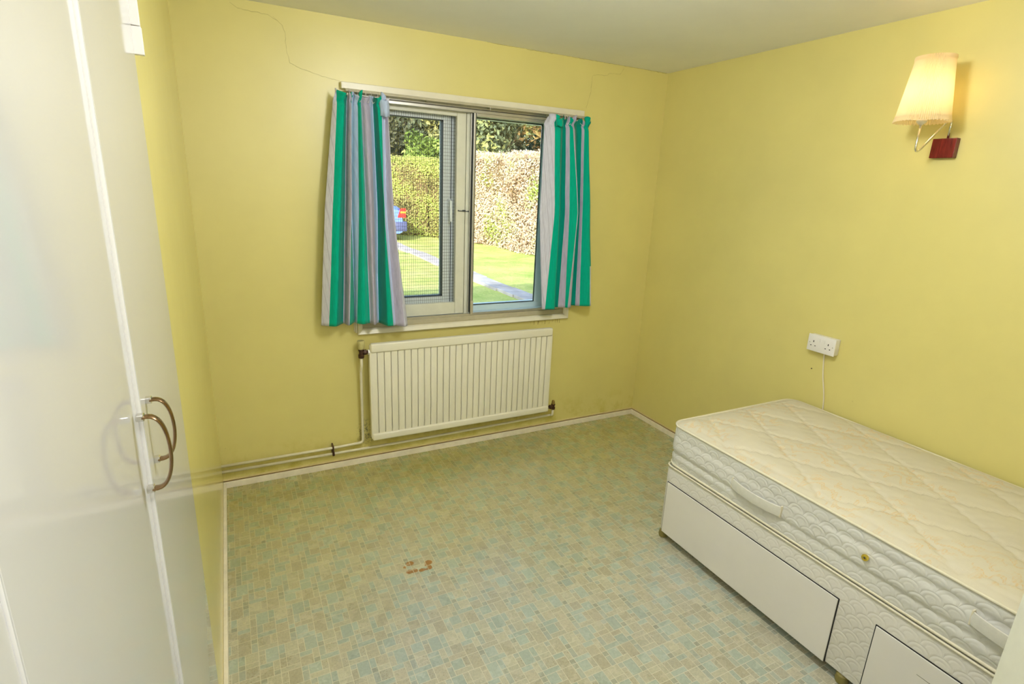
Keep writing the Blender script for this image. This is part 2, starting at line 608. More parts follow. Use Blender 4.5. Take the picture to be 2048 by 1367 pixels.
# outer white window
win = thing('window_1', (1.44, .15, .86), kind='structure')
win['label'] = 'white plastic window with one opening sash and one fixed pane'
bm = new_bm()
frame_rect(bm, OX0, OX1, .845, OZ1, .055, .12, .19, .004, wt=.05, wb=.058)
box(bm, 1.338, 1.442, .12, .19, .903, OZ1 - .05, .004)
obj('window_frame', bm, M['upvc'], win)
bm = new_bm()
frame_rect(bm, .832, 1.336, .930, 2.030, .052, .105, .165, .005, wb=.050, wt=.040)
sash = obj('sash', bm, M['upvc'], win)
bm = new_bm()
frame_rect(bm, .883, 1.286, .978, 1.992, .004, .1035, .112, 0)
frame_rect(bm, .884, 1.285, .979, 1.991, .002, .112, .150, 0)
obj('gasket', bm, M['gasket'], sash)
bm = new_bm()
box(bm, .886, 1.283, .113, .118, .981, 1.989)
obj('pane', bm, M['glass'], sash)
# thin gap between sash and frame
bm = new_bm()
box(bm, 1.3355, 1.3385, .104, .120, 1.56, 2.03)
box(bm, 1.3355, 1.3385, .104, .120, .930, 1.43)
box(bm, .832, 1.338, .104, .120, .9265, .9295)
obj('gap_seal', bm, M['gasket'], win)
# lever handle of the sash
bm = new_bm()
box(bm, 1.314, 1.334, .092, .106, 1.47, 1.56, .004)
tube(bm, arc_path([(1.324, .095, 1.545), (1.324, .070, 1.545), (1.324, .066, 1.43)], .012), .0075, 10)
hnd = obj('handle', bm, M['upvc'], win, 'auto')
bm = new_bm()
lathe(bm, [(.0001, -.002), (.006, 0), (.006, .004)], 1.333, .100, 1.552, 12, 'Y')
obj('lock_button', bm, M['alu_dark'], hnd)
# fixed pane
bm = new_bm()
frame_rect(bm, 1.440, 1.946, .905, 2.023, .004, .1165, .126, 0)
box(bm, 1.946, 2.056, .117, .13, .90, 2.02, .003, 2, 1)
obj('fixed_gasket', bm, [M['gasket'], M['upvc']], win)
bm = new_bm()
box(bm, 1.444, 1.942, .122, .127, .909, 2.019)
obj('pane', bm, M['glass'], win)
bm = new_bm()
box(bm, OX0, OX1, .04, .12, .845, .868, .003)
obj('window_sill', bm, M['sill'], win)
bm = new_bm()
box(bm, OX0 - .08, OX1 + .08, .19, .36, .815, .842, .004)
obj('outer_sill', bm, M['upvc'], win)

# cream post between mesh screen and clear half
bm = new_bm()
box(bm, 1.4075, 1.438, .045, .095, .868, 2.045, .003)
struct('trim_5', bm, M['cream_wood'], label='narrow cream post beside the mesh screen')

# ------------------------------------------------------------------ mesh screen
scr = thing('mesh_screen', (1.09, .06, .87), 'cream wooden screen with dark square wire mesh in the left half of the window', 'window screen')
bm = new_bm()
SX0, SX1, SZ0, SZ1 = .780, 1.4055, .873, 2.042
box(bm, SX1 - .056, SX1, .050, .078, SZ0, SZ1, .003)
box(bm, SX0, SX0 + .05, .050, .078, SZ0, SZ1, .003)
box(bm, SX0 + .05, SX1 - .0565, .050, .078, SZ0, SZ0 + .072, .003)
box(bm, SX0 + .05, SX1 - .0565, .050, .078, SZ1 - .030, SZ1, .003)
obj('screen_frame', bm, M['cream_wood'], scr)
bm = new_bm()
x = SX0 + .052
while x < SX1 - .057:
    box(bm, x - .0006, x + .0006, .0765, .0775, SZ0 + .06, SZ1 - .02)
    x += .0127
z = SZ0 + .070
while z < SZ1 - .025:
    box(bm, SX0 + .045, SX1 - .05, .0773, .0783, z - .0006, z + .0006)
    z += .0190
obj('wire_mesh', bm, M['wire'], scr)
bm = new_bm()
tube(bm, arc_path([(1.362, .047, 1.496), (1.366, .042, 1.494), (1.418, .040, 1.492), (1.424, .046, 1.492)], .004), .0022, 8)
lathe(bm, [(.005, 0), (.005, .006), (.003, .008)], 1.364, .050, 1.495, 12, 'Y')
lathe(bm, [(.004, 0), (.004, .006)], 1.423, .040, 1.492, 12, 'Y')
tube(bm, [(1.385, .040, 1.497), (1.405, .038, 1.497)], .0028, 8)
obj('hook_latch', bm, M['wire'], scr, 'auto')

# ------------------------------------------------------------------ secondary glazing
sg = thing('sliding_secondary_window', (1.44, .02, .84), 'thin aluminium sliding secondary window between the curtains', 'secondary glazing')
bm = new_bm()
box(bm, OX0 + .001, OX1 - .001, .002, .040, OZ0, OZ0 + .030, .002)
box(bm, OX0 + .001, OX1 - .001, .012, .016, OZ0 + .030, OZ0 + .038)
box(bm, OX0 + .001, OX1 - .001, .028, .032, OZ0 + .030, OZ0 + .038)
obj('bottom_track', bm, M['track'], sg)
bm = new_bm()
box(bm, OX0 + .001, OX1 - .001, .002, .040, 2.054, 2.071, .001)
box(bm, OX0 + .001, OX1 - .001, .004, .036, 2.034, 2.050, .002)
obj('top_track', bm, M['alu'], sg)
bm = new_bm()
box(bm, OX0 + .001, OX1 - .001, .006, .038, 2.0495, 2.0545)
obj('track_groove', bm, M['alu_dark'], sg)
bm = new_bm()
box(bm, OX0 + .001, OX0 + .018, .003, .040, OZ0 + .031, 2.034, .002)
box(bm, OX1 - .030, OX1 - .001, .003, .040, OZ0 + .031, 2.034, .002)
obj('side_channel', bm, M['alu'], sg)
bm = new_bm()
box(bm, 1.4345, 1.4475, .006, .026, .875, 2.046, .003)
box(bm, 1.4240, 1.4300, .022, .036, .875, 2.040, .002)
st = obj('center_stile', bm, M['alu'], sg)
bm = new_bm()
box(bm, 1.4300, 1.4345, .012, .026, .885, 2.040)
box(bm, 1.4475, 1.4515, .010, .024, .957, 2.046)
obj('stile_gasket', bm, M['gasket'], st)
bm = new_bm()
box(bm, 1.4345, 1.4530, .004, .027, .870, .957, .002)
obj('stile_foot', bm, M['track'], st)
bm = new_bm()
box(bm, 1.452, OX1 - .031, .014, .018, .876, 2.034)
obj('pane', bm, M['glass'], sg)
# thin frame of the clear sliding half
bm = new_bm()
box(bm, 1.452, OX1 - .031, .008, .024, 2.018, 2.034, .001)
box(bm, 1.452, OX1 - .031, .008, .024, .868, .882, .001)
obj('pane_rail', bm, M['alu'], sg)

# ------------------------------------------------------------------ curtain rail
rail = thing('curtain_rail', (1.42, -.045, 2.066), 'narrow old curtain rail under the cream board above the window', 'curtain rail')
bm = new_bm()
box(bm, .72, 2.155, -.048, -.034, 2.062, 2.0745, .002)
obj('rail', bm, M['track'], rail)
for bx_ in (.80, 1.15, 1.52, 1.90, 2.12):
    bm = new_bm()
    box(bm, bx_ - .008, bx_ + .008, -.034, -.002, 2.060, 2.0755, .001)
    obj('rail_bracket', bm, M['track'], rail)
for gx in (1.505, 2.000):
    bm = new_bm()
    tube(bm, arc_path([(gx, -.053, 2.064), (gx, -.056, 2.052), (gx + .003, -.050, 2.046), (gx + .005, -.046, 2.052)], .004), .0012, 6)
    obj('loose_hook', bm, M['plastic_white'], rail)

# ------------------------------------------------------------------ curtains
def curtain_mat():
    m = mat('striped_curtain_cotton', (.5, .5, .5), .95, .1)
    at = N(m, 'ShaderNodeAttribute', attribute_name='stripe')
    v = coords(m, (1, 1, .06))
    st = noise_tex(m, v, 260, 3, .7)
    col = mix(m, .9, at.outputs['Color'], ramp(m, st, [(.3, (.78, .78, .80)), (.7, (1.10, 1.10, 1.08))]), 'MULTIPLY')
    v2 = coords(m)
    w = N(m, 'ShaderNodeTexWave', wave_type='BANDS', bands_direction='DIAGONAL')
    w.inputs['Scale'].default_value = 22
    w.inputs['Distortion'].default_value = 3.5
    w.inputs['Detail'].default_value = 2
    L(m, coords(m, (1, .2, .12)), w.inputs['Vector'])
    thin = ramp(m, w.outputs['Fac'], [(.93, (0, 0, 0)), (.985, (1, 1, 1))])
    col = mix(m, mth(m, 'MULTIPLY', thin, mth(m, 'MULTIPLY', at.outputs['Alpha'], .38)), col, (.32, .30, .42))
    L(m, col, bsdf(m).inputs['Base Color'])
    bump(m, noise_tex(m, v2, 500, 2, .5), .25, .0006)
    bsdf(m).inputs['Sheen Weight'].default_value = .15
    return m
M['curtain'] = curtain_mat()
G_ = (.0, .41, .275, 0.0)
G_SHADE = (.0, .27, .20, 0.0)  # same green stripe with the shade of the folds put into the colour
W_ = (.66, .67, .80, 1.0)
L_ = (.48, .45, .59, .7)
B_ = (.52, .63, .88, .5)

def build_curtain(name, label, top, mid, bot, depth, cols, hem, ytop=2.045, seed=0, yb=-.060, amp=.074):
    rnd = random.Random(seed)
    n = len(top)
    root = thing(name, ((top[0] + top[-1]) / 2, -.09, 2.05), label, 'curtain')
    SUB, ROWS = 6, 64
    gather = 2.012
    def cr(a, i, t):
        p0, p1, p2, p3 = a[max(0, i - 1)], a[i], a[i + 1], a[min(n - 1, i + 2)]
        m1 = (p2 - p0) * .5
        m2 = (p3 - p1) * .5
        # keep it monotone enough
        return (2 * t ** 3 - 3 * t ** 2 + 1) * p1 + (t ** 3 - 2 * t ** 2 + t) * m1 + (-2 * t ** 3 + 3 * t ** 2) * p2 + (t ** 3 - t ** 2) * m2
    bm = new_bm()
    lay = bm.loops.layers.float_color.new('stripe')
    grid = []
    tot = (n - 1) * SUB
    for r in range(ROWS + 1):
        row = []
        v = r / ROWS
        for i in range(n - 1):
            for s in range(SUB + (1 if i == n - 2 else 0)):
                t = s / SUB
                k = i * SUB + s
                u = k / tot
                zt = ytop + .007 * math.sin(u * 23 + seed) + .004 * math.sin(u * 61 + 1)
                zb = hem[0] * (1 - u) + hem[-1] * u if len(hem) == 2 else (hem[0] * (1 - 2 * u) + hem[1] * 2 * u if u < .5 else hem[1] * (2 - 2 * u) + hem[2] * (2 * u - 1))
                z = zt + (zb - zt) * (v ** 1.05)
                xt, xm, xb = cr(top, i, t), cr(mid, i, t), cr(bot, i, t)
                if z > 1.5:
                    a = min(1.15, (z - 1.5) / .5)
                    x = xm + (xt - xm) * a - (1 - a) * a * .02 * (xt - xm)
                else:
                    a = (1.5 - z) / .6
                    x = xm + (xb - xm) * a
                d = cr(depth, i, t)
                d = max(-.1, min(1.1, d))
                grow = .55 + .45 * min(1, (2.05 - z) / .5)
                if z > gather - .03:
                    hgt = max(0, (z - (gather - .03)) / .06)
                    pinch = 1 - .5 * math.exp(-((z - gather) / .010) ** 2)
                    ruff = max(0, (z - gather) / .045)
                    y = yb - d * amp * grow * pinch - ruff * (.010 + .012 * math.sin(u * 57 + seed * 2)) - .010 * math.sin(min(PI, ruff * PI)) * (.5 + .5 * math.sin(u * 83 + seed))
                    x += ruff * .006 * math.sin(u * 71 + seed)
                    z -= ruff * ruff * .010 * (1 + math.sin(u * 39 + seed * 3))
                else:
                    y = yb - d * amp * grow
                y += .004 * noise.noise(Vector((x * 9, z * 4, seed)))
                x += .002 * noise.noise(Vector((u * 12, z * 3, seed + 5)))
                row.append(bm.verts.new((x, y, z)))
        grid.append(row)
    for r in range(ROWS):
        for k in range(tot):
            f = bm.faces.new((grid[r][k], grid[r + 1][k], grid[r + 1][k + 1], grid[r][k + 1]))
            c = cols[min(k // SUB, n - 2)]
            if isinstance(c[0], tuple):
                c = c[1] if r > ROWS * .78 else c[0]
            for lp in f.loops:
                lp[lay] = c
    panel = obj('curtain_panel', bm, M['curtain'], root, True)
    sm = panel.modifiers.new('thickness', 'SOLIDIFY')
    sm.thickness = .0016
    return root

LT = [0.651, 0.669, 0.701, 0.717, 0.725, 0.735, 0.743, 0.755, 0.770, 0.778, 0.786, 0.805, 0.832, 0.852, 0.863, 0.885, 0.902, 0.913, 0.922]
LM = [0.587, 0.622, 0.655, 0.687, 0.698, 0.712, 0.723, 0.737, 0.755, 0.771, 0.788, 0.810, 0.835, 0.862, 0.877, 0.879, 0.898, 0.926, 0.937]
LB = [0.539, 0.576, 0.612, 0.655, 0.668, 0.681, 0.719, 0.721, 0.725, 0.755, 0.794, 0.812, 0.832, 0.853, 0.883, 0.917, 0.932, 0.977, 1.005]
LD = [.35, .75, .95, .25, .75, .95, .10, .35, .60, .95, .55, .95, .45, -.05, .95, .85, .60, .95, .4]
LC = [W_, G_, G_SHADE, L_, L_, G_, B_, B_, G_, G_, L_, L_, B_, G_SHADE, G_, B_, L_, W_]
cl = build_curtain('curtain', 'green, white and lilac striped curtain hanging at the left of the window', LT, LM, LB, LD, LC,
                   (.892, .893, .858), 2.060, 1)
RT = [1.841, 1.906, 1.942, 1.972, 1.990, 2.010, 2.028, 2.046, 2.077, 2.107, 2.119, 2.138, 2.157]
RM = [1.834, 1.926, 1.952, 1.984, 2.016, 2.035, 2.086, 2.094, 2.114, 2.130, 2.138, 2.175, 2.209]
RB = [1.886, 1.900, 1.960, 1.985, 2.010, 2.049, 2.060, 2.091, 2.122, 2.148, 2.170, 2.236, 2.277]
RD = [.5, .75, .95, .30, .45, .75, .95, .80, .20, .35, .60, .95, .3]
RC = [W_, G_, G_SHADE, G_SHADE, L_, G_, L_, G_SHADE, G_SHADE, L_, G_, (G_SHADE, W_)]
cr_ = build_curtain('curtain', 'green and white striped curtain hanging at the right of the window', RT, RM, RB, RD, RC,
                    (.900, .905, .905), 2.062, 7)
# header flaps that fold over, and hooks
def flap(root, pts, w, h, color, droop):
    """short strip of heading tape fabric folded forwards; pts = path along the top"""
    bm = new_bm()
    lay = bm.loops.layers.float_color.new('stripe')
    rows = []
    for j in range(7):
        t = j / 6
        row = []
        for k, p in enumerate(pts):
            p = Vector(p)
            ang = t * droop
            row.append(bm.verts.new((p.x, p.y - math.sin(ang) * .022 - .003 * math.sin(k * 1.7), p.z + .005 * math.sin(min(PI, ang * 1.2)) - h * t * t)))
        rows.append(row)
    for j in range(6):
        for k in range(len(pts) - 1):
            f = bm.faces.new((rows[j][k], rows[j + 1][k], rows[j + 1][k + 1], rows[j][k + 1]))
            for lp in f.loops:
                lp[lay] = color
    o = obj('heading_flap', bm, M['curtain'], root, True)
    s = o.modifiers.new('thickness', 'SOLIDIFY')
    s.thickness = .0016
def arcx(x0, x1, y, z, bulge, n=9):
    return [(x0 + (x1 - x0) * k / (n - 1), y - bulge * math.sin(PI * k / (n - 1)), z + .004 * math.sin(3 * PI * k / (n - 1))) for k in range(n)]
flap(cl, arcx(.873, .925, -.075, 2.035, .03), .05, .085, B_, 1.6)
flap(cr_, arcx(1.905, 1.955, -.085, 2.040, .02), .05, .050, G_, 1.5)
def hooks(root, xs):
    for hx in xs:
        bm = new_bm()
        tube(bm, arc_path([(hx, -.050, 2.067), (hx + .002, -.060, 2.060), (hx - .002, -.070, 2.030), (hx + .004, -.088, 2.012), (hx + .007, -.094, 2.020)], .006), .0011, 6)
        obj('hook', bm, M['plastic_white'], root)
hooks(cl, (.735, .775, .815, .842, .875))
hooks(cr_, (1.95, 1.99, 2.008, 2.03, 2.10))

# ------------------------------------------------------------------ radiator
rad = thing('radiator', (1.385, -.085, .176), 'wide cream ribbed panel radiator under the window', 'radiator')
bm = new_bm()
RX0, RX1, RZ0, RZ1 = .790, 1.980, .178, .768
nf = 30
pitch = (RX1 - RX0) / nf
prof = []
for i in range(nf):
    a = RX0 + i * pitch
    for (f, d) in ((0, .0), (.03, .0), (.065, .0018), (.25, .0024), (.50, .0020), (.75, .0024), (.935, .0018), (.97, .0)):
        prof.append((a + f * pitch, d))
prof.append((RX1, 0))
zs = [(RZ0 + .040, 0), (RZ0 + .052, 1), (RZ1 - .060, 1), (RZ1 - .050, 0)]
rings = []
for z, k in zs:
    rings.append([bm.verts.new((x, -.0925 - d * k, z)) for x, d in prof])
for i in range(len(rings) - 1):
    for k in range(len(prof) - 1):
        bm.faces.new((rings[i][k], rings[i][k + 1], rings[i + 1][k + 1], rings[i + 1][k]))
box(bm, RX0, RX1, -.0925, -.072, RZ0 + .01, RZ1 - .01)
obj('ribbed_panel', bm, M['radiator'], rad, 'auto')
bm = new_bm()
box(bm, RX0 + .004, RX1, -.1045, -.068, RZ1 - .052, RZ1, .009, 4)
box(bm, RX0 + .002, RX1 + .003, -.1040, -.068, RZ0, RZ0 + .042, .009, 4)
obj('header_tubes', bm, M['radiator'], rad, 'auto')
for sa, sb in ((RX0 - .003, RX0 + .012), (RX1 - .008, RX1 + .005)):
    bm = new_bm()
    box(bm, sa, sb, -.094, -.060, RZ0 + .012, RZ1 - .05, .003)
    obj('side_cap', bm, M['radiator'], rad)
for x in (RX0 + .15, RX1 - .15):
    bm = new_bm()
    box(bm, x - .015, x + .015, -.072, -.001, .25, .70, .002)
    obj('wall_bracket', bm, M['radiator'], rad)
# upper left valve
bm = new_bm()
lathe(bm, [(.015, 0), (.0165, .006), (.0165, .020), (.012, .022), (.012, .040), (.0155, .042), (.0155, .052)], .748, -.062, .682, 12)
tube(bm, [(.748, -.062, .715), (.790, -.080, .718)], .0095, 12)
lathe(bm, [(.0155, 0), (.0155, .013)], .762, -.069, .716, 6, 'X')
v1 = obj('valve', bm, M['iron'], rad, 'auto', label='rusty brown valve with yellowed cap')
bm = new_bm()
lathe(bm, [(.0150, 0), (.0205, .014), (.0215, .044), (.0195, .050), (.010, .051)], .748, -.062, .733, 20)
obj('valve_cap', bm, M['plastic_yellowed'], v1, 'auto')
bm = new_bm()
lathe(bm, [(.016, 0), (.016, .008)], .782, -.078, .717, 6, 'X')
obj('valve_nut', bm, M['plastic_white'], v1)
# lower right valve
bm = new_bm()
lathe(bm, [(.0135, 0), (.015, .004), (.015, .016), (.011, .018), (.011, .030), (.0145, .031), (.0145, .040)], 2.043, -.062, .172, 12)
tube(bm, [(2.043, -.062, .196), (1.985, -.080, .199)], .009, 12)
lathe(bm, [(.0145, 0), (.0145, .012)], 2.008, -.072, .197, 6, 'X')
v2 = obj('valve', bm, M['iron'], rad, 'auto', label='dark brown lockshield valve at the lower right')
bm = new_bm()
lathe(bm, [(.012, 0), (.011, .016), (.008, .026), (.002, .028)], 2.043, -.062, .212, 14)
obj('valve_cap', bm, M['brass_old'], v2, 'auto')

# pipes
bm = new_bm()
tube(bm, arc_path([(.0, -.030, .143), (.60, -.030, .143), (.747, -.030, .147), (.747, -.034, .30), (.747, -.044, .60), (.748, -.062, .63), (.748, -.062, .69)], .022), .0078, 12)
pp = obj('heating_pipe', bm, M['pipe'], None, True)
tag(pp, 'upper cream heating pipe rising to the left valve of the radiator', 'pipe')
bm = new_bm()
tube(bm, arc_path([(.0, -.030, .108), (1.0, -.030, .104), (1.6, -.030, .110), (2.043, -.034, .118), (2.043, -.062, .128), (2.043, -.062, .178)], .018), .0078, 12)
pp = obj('heating_pipe', bm, M['pipe'], None, True)
tag(pp, 'lower cream heating pipe running under the radiator to its right valve', 'pipe')
bm = new_bm()
box(bm, .569, .581, -.044, 0, .096, .122, .002)
box(bm, .571, .579, -.046, 0, .118, .162, .003)
pc = obj('pipe_clip', bm, M['iron'])
tag(pc, 'small dark clip holding both pipes to the wall', 'pipe clip')

# ------------------------------------------------------------------ built-in wardrobe at the left
wd = thing('wardrobe', (-.3, -2.37, 0), 'built-in white gloss wardrobe with curved handles at the left wall', 'wardrobe')
bm = new_bm()
box(bm, -.58, -.024, YF + .005, -1.570, .002, H - .002)
obj('carcass', bm, M['white_edge'], wd)
edges = [(-2.1040, -1.5655), (-2.6320, -2.1060), (-3.160, -2.6340)]
doors = []
for i, (a, b) in enumerate(edges):
    # each door stands a few millimetres proud of the one nearer the camera
    bm = new_bm()
    vv = [bm.verts.new(p) for z in (.05, H - .03) for p in ((-.022, a, z), ((.0045, -.0015, -.0040)[i], a, z), ((.0045, -.0015, -.0040)[i], b, z), (-.022, b, z))]
    for f in ((3, 2, 1, 0), (4, 5, 6, 7), (0, 1, 5, 4), (1, 2, 6, 5), (2, 3, 7, 6), (3, 0, 4, 7)):
        bm.faces.new([vv[q] for q in f])
    bm.faces.ensure_lookup_table()
    bm.faces[2].material_index = 1
    bmesh.ops.bevel(bm, geom=list(bm.edges), offset=.0009, segments=2, profile=.5, affect='EDGES')
    d = obj('door', bm, [M['white_gloss'], M['white_edge']], wd)
    doors.append(d)
bm = new_bm()
box(bm, -.022, .0040, -1.5650, -1.5630, .05, H - .03, .0004)  # thin bright strip painted in for the highlight along the door edge
obj('edge_highlight_strip', bm, M['white_edge'], wd)
def handle(y, z0, z1, out, parent):
    bm = new_bm()
    n = 22
    P = []
    for k in range(n + 1):
        t = k / n
        a = PI * t
        P.append(Vector((.010 + out * math.sin(a) ** .75, y, (z0 + z1) / 2 + (z1 - z0) / 2 * math.cos(a) * (1 + .10 * math.sin(a)))))
    # flat strap: width along y
    wdt, th = .0080, .0027
    prev = None
    for k, p in enumerate(P):
        q = P[min(n, k + 1)] - P[max(0, k - 1)]
        t = q.normalized()
        nx = Vector((t.z, 0, -t.x))
        w2 = wdt * (1.0 - .25 * math.sin(PI * k / n))
        ring = [bm.verts.new(p + nx * (th * math.cos(2 * PI * s / 10)) + Vector((0, 1, 0)) * (w2 * math.sin(2 * PI * s / 10))) for s in range(10)]
        if prev:
            for s in range(10):
                bm.faces.new((prev[s], prev[(s + 1) % 10], ring[(s + 1) % 10], ring[s]))
        else:
            bm.faces.new(ring)
        prev = ring
    bm.faces.new(list(reversed(prev)))
    bmesh.ops.recalc_face_normals(bm, faces=bm.faces)
    h = obj('handle', bm, M['bronze'], parent, 'auto')
    for z in (z0, z1):
        bm = new_bm()
        box(bm, .002, .013, y - .006, y + .006, z - .005, z + .005, .0015)
        obj('handle_foot', bm, M['chrome'], parent)
    return h
handle(-2.058, 1.186, 1.290, .028, doors[0])
handle(-2.146, 1.180, 1.296, .029, doors[1])

# white plastic strip on the wall above
cs = thing('plastic_cover_strip', (.01, -1.555, 1.87), 'short white plastic strip in two pieces at the top edge of the wardrobe', 'cover strip')
bm = new_bm()
box(bm, .0022, .021, -1.562, -1.546, 1.872, 1.925, .001)
obj('lower_piece', bm, M['plastic_white'], cs)
bm = new_bm()
box(bm, .0022, .0195, -1.562, -1.546, 1.9265, 2.30, .001)
obj('upper_piece', bm, M['plastic_white'], cs)

# ------------------------------------------------------------------ door leaf behind the photographer
def door_leaf():
    hx, hy = .83, YF + .02
    ex, ey = 1.383, -2.728
    d = Vector((ex - hx, ey - hy, 0))
    Lg = d.length
    u = d.normalized()
    nrm = Vector((-u.y, u.x, 0))
    root = thing('door_2', (hx, hy, 0), kind='structure')
    root['label'] = 'edge of the open cream door'
    bm = new_bm()
    box(bm, 0, Lg, -.035, 0, .008, 1.98, .002)
    bmesh.ops.transform(bm, matrix=Matrix(((u.x, nrm.x, 0, hx), (u.y, nrm.y, 0, hy), (0, 0, 1, 0), (0, 0, 0, 1))), verts=bm.verts)
    obj('leaf', bm, M['cream_wood'], root)
door_leaf()

# ------------------------------------------------------------------ wall lamp
lx, ly = W - .150, -1.690
lamp = thing('wall_lamp', (W - .02, -1.728, 1.867), 'lit wall lamp with pleated cream shade on a dark red wooden block', 'wall lamp')
bm = new_bm()
box(bm, W - .028, W, -1.772, -1.684, 1.829, 1.905, .002)
obj('wall_block', bm, M['mahogany'], lamp)
bm = new_bm()
tube(bm, arc_path([(W - .015, -1.732, 1.900), (W - .015, -1.732, 1.992), (lx, ly, 1.832), (lx, ly, 1.955)], .040, 12), .0045, 12)
obj('arm', bm, M['chrome'], lamp, True)
bm = new_bm()
lathe(bm, [(.005, 0), (.017, .010), (.019, .016), (.014, .020), (.014, .062)], lx, ly, 1.948, 24)
obj('bulb_holder', bm, M['plastic_white'], lamp, 'auto')
def shade_mat():
    m = bpy.data.materials.new('pleated_shade_fabric')
    m.use_nodes = True
    nt = m.node_tree
    b = nt.nodes['Principled BSDF']
    b.inputs['Base Color'].default_value = (.86, .78, .58, 1)
    b.inputs['Roughness'].default_value = .8
    tr = nt.nodes.new('ShaderNodeBsdfTranslucent')
    tr.inputs[0].default_value = (.92, .80, .55, 1)
    mx = nt.nodes.new('ShaderNodeMixShader')
    mx.inputs[0].default_value = .55
    nt.links.new(b.outputs[0], mx.inputs[1])
    nt.links.new(tr.outputs[0], mx.inputs[2])
    nt.links.new(mx.outputs[0], nt.nodes['Material Output'].inputs[0])
    return m
M['shade'] = shade_mat()
bm = new_bm()
NP = 88
levels = [(0, .0965), (.004, .0945), (.020, .0915), (.024, .0905), (.115, .0785), (.205, .0670), (.220, .0655), (.228, .0668), (.236, .0655)]
rings = []
for i, (h, r) in enumerate(levels):
    ring = []
    for k in range(NP * 2):
        a = PI * k / NP
        amp = .0016 if 2 <= i <= 6 else .0022
        rr = r + (amp if k % 2 else -amp)
        hh = h - (.004 if (i == 0 and k % 4 < 2) else 0)
        ring.append(bm.verts.new((lx + rr * math.cos(a), ly + rr * math.sin(a), 1.960 + hh)))
    rings.append(ring)
for i in range(len(rings) - 1):
    for k in range(NP * 2):
        bm.faces.new((rings[i][k], rings[i][(k + 1) % (NP * 2)], rings[i + 1][(k + 1) % (NP * 2)], rings[i + 1][k]))
shade = obj('lamp_shade', bm, M['shade'], lamp, False)
bm = new_bm()
for a in (0, 2 * PI / 3, 4 * PI / 3):
    tube(bm, [(lx + .014 * math.cos(a), ly + .014 * math.sin(a), 1.978), (lx + .088 * math.cos(a), ly + .088 * math.sin(a), 1.978)], .0014, 6)
tube(bm, [(lx + .089 * math.cos(k * PI / 16), ly + .089 * math.sin(k * PI / 16), 1.978) for k in range(33)], .0014, 6)
obj('shade_ring', bm, M['plastic_white'], lamp)
bm = new_bm()
lathe(bm, [(.012, 0), (.016, .02), (.026, .045), (.030, .065), (.026, .085), (.012, .098), (.001, .100)], lx, ly, 2.010, 20)
bulb_m = mat('glowing_bulb', (1, .9, .7), .4)
bsdf(bulb_m).inputs['Emission Color'].default_value = (1.0, .74, .40, 1)
bsdf(bulb_m).inputs['Emission Strength'].default_value = 14
obj('bulb', bm, bulb_m, lamp, True)

# ------------------------------------------------------------------ double socket and cable
sk = thing('double_socket', (W, -1.395, .895), 'white double wall socket above the bed', 'wall socket')
SY0, SY1, SZa, SZb = -1.474, -1.328, .898, .984
bm = new_bm()
box(bm, W - .034, W, SY0 + .002, SY1 - .002, SZa + .002, SZb - .002, .004, 3)
obj('back_box', bm, M['plastic_white'], sk, 'auto')
bm = new_bm()
box(bm, W - .042, W - .0335, SY0, SY1, SZa, SZb, .0025, 3)
fp = obj('faceplate', bm, M['plastic_white'], sk, 'auto')
xh = W - .0424
for yc in (-1.360, -1.438):
    bm = new_bm()
    box(bm, xh, xh + .003, yc - .002, yc + .002, .944, .954)
    obj('earth_slot', bm, M['pin_black'], fp)
    bm = new_bm()
    box(bm, xh, xh + .003, yc - .0145, yc - .0082, .9250, .9290)
    box(bm, xh, xh + .003, yc + .0082, yc + .0145, .9250, .9290)
    obj('pin_slots', bm, M['pin_black'], fp)
for ys in (-1.340, -1.462):
    bm = new_bm()
    lathe(bm, [(.0028, 0), (.0028, .001)], xh - .0003, ys, .941, 12, 'X')
    obj('screw', bm, M['alu'], fp)
for ys in (-1.386, -1.412):
    bm = new_bm()
    box(bm, xh - .0020, xh + .003, ys - .008, ys + .008, .950, .968, .0015)
    obj('switch', bm, M['plastic_white'], fp)
bm = new_bm()
tube(bm, arc_path([(W - .016, -1.410, .900), (W - .008, -1.410, .86), (W - .006, -1.420, .78), (W - .006, -1.448, .68), (W - .006, -1.458, .60), (W - .006, -1.462, .45)], .03), .0032, 10)
cb = obj('cable', bm, M['cable'], None, True)
tag(cb, 'thin white cable hanging from the double socket down behind the bed', 'cable')
bm = new_bm()
lathe(bm, [(.003, 0), (.0028, .003), (.001, .004)], W - .004, -1.352, .795, 10, 'X')
nl = obj('nail', bm, M['iron'])
tag(nl, 'tiny dark nail in the yellow wall below the double socket', 'nail')

# ------------------------------------------------------------------ bed
def rr_map(x, y, hx, hy, r):
    ax, ay = abs(x), abs(y)
    dx, dy = ax - (hx - r), ay - (hy - r)
    if dx > 0 and dy > 0:
        m_ = max(dx, dy)
        l_ = math.hypot(dx, dy)
        dx, dy = dx * m_ / l_, dy * m_ / l_
        ax, ay = hx - r + dx, hy - r + dy
    return math.copysign(ax, x), math.copysign(ay, y)

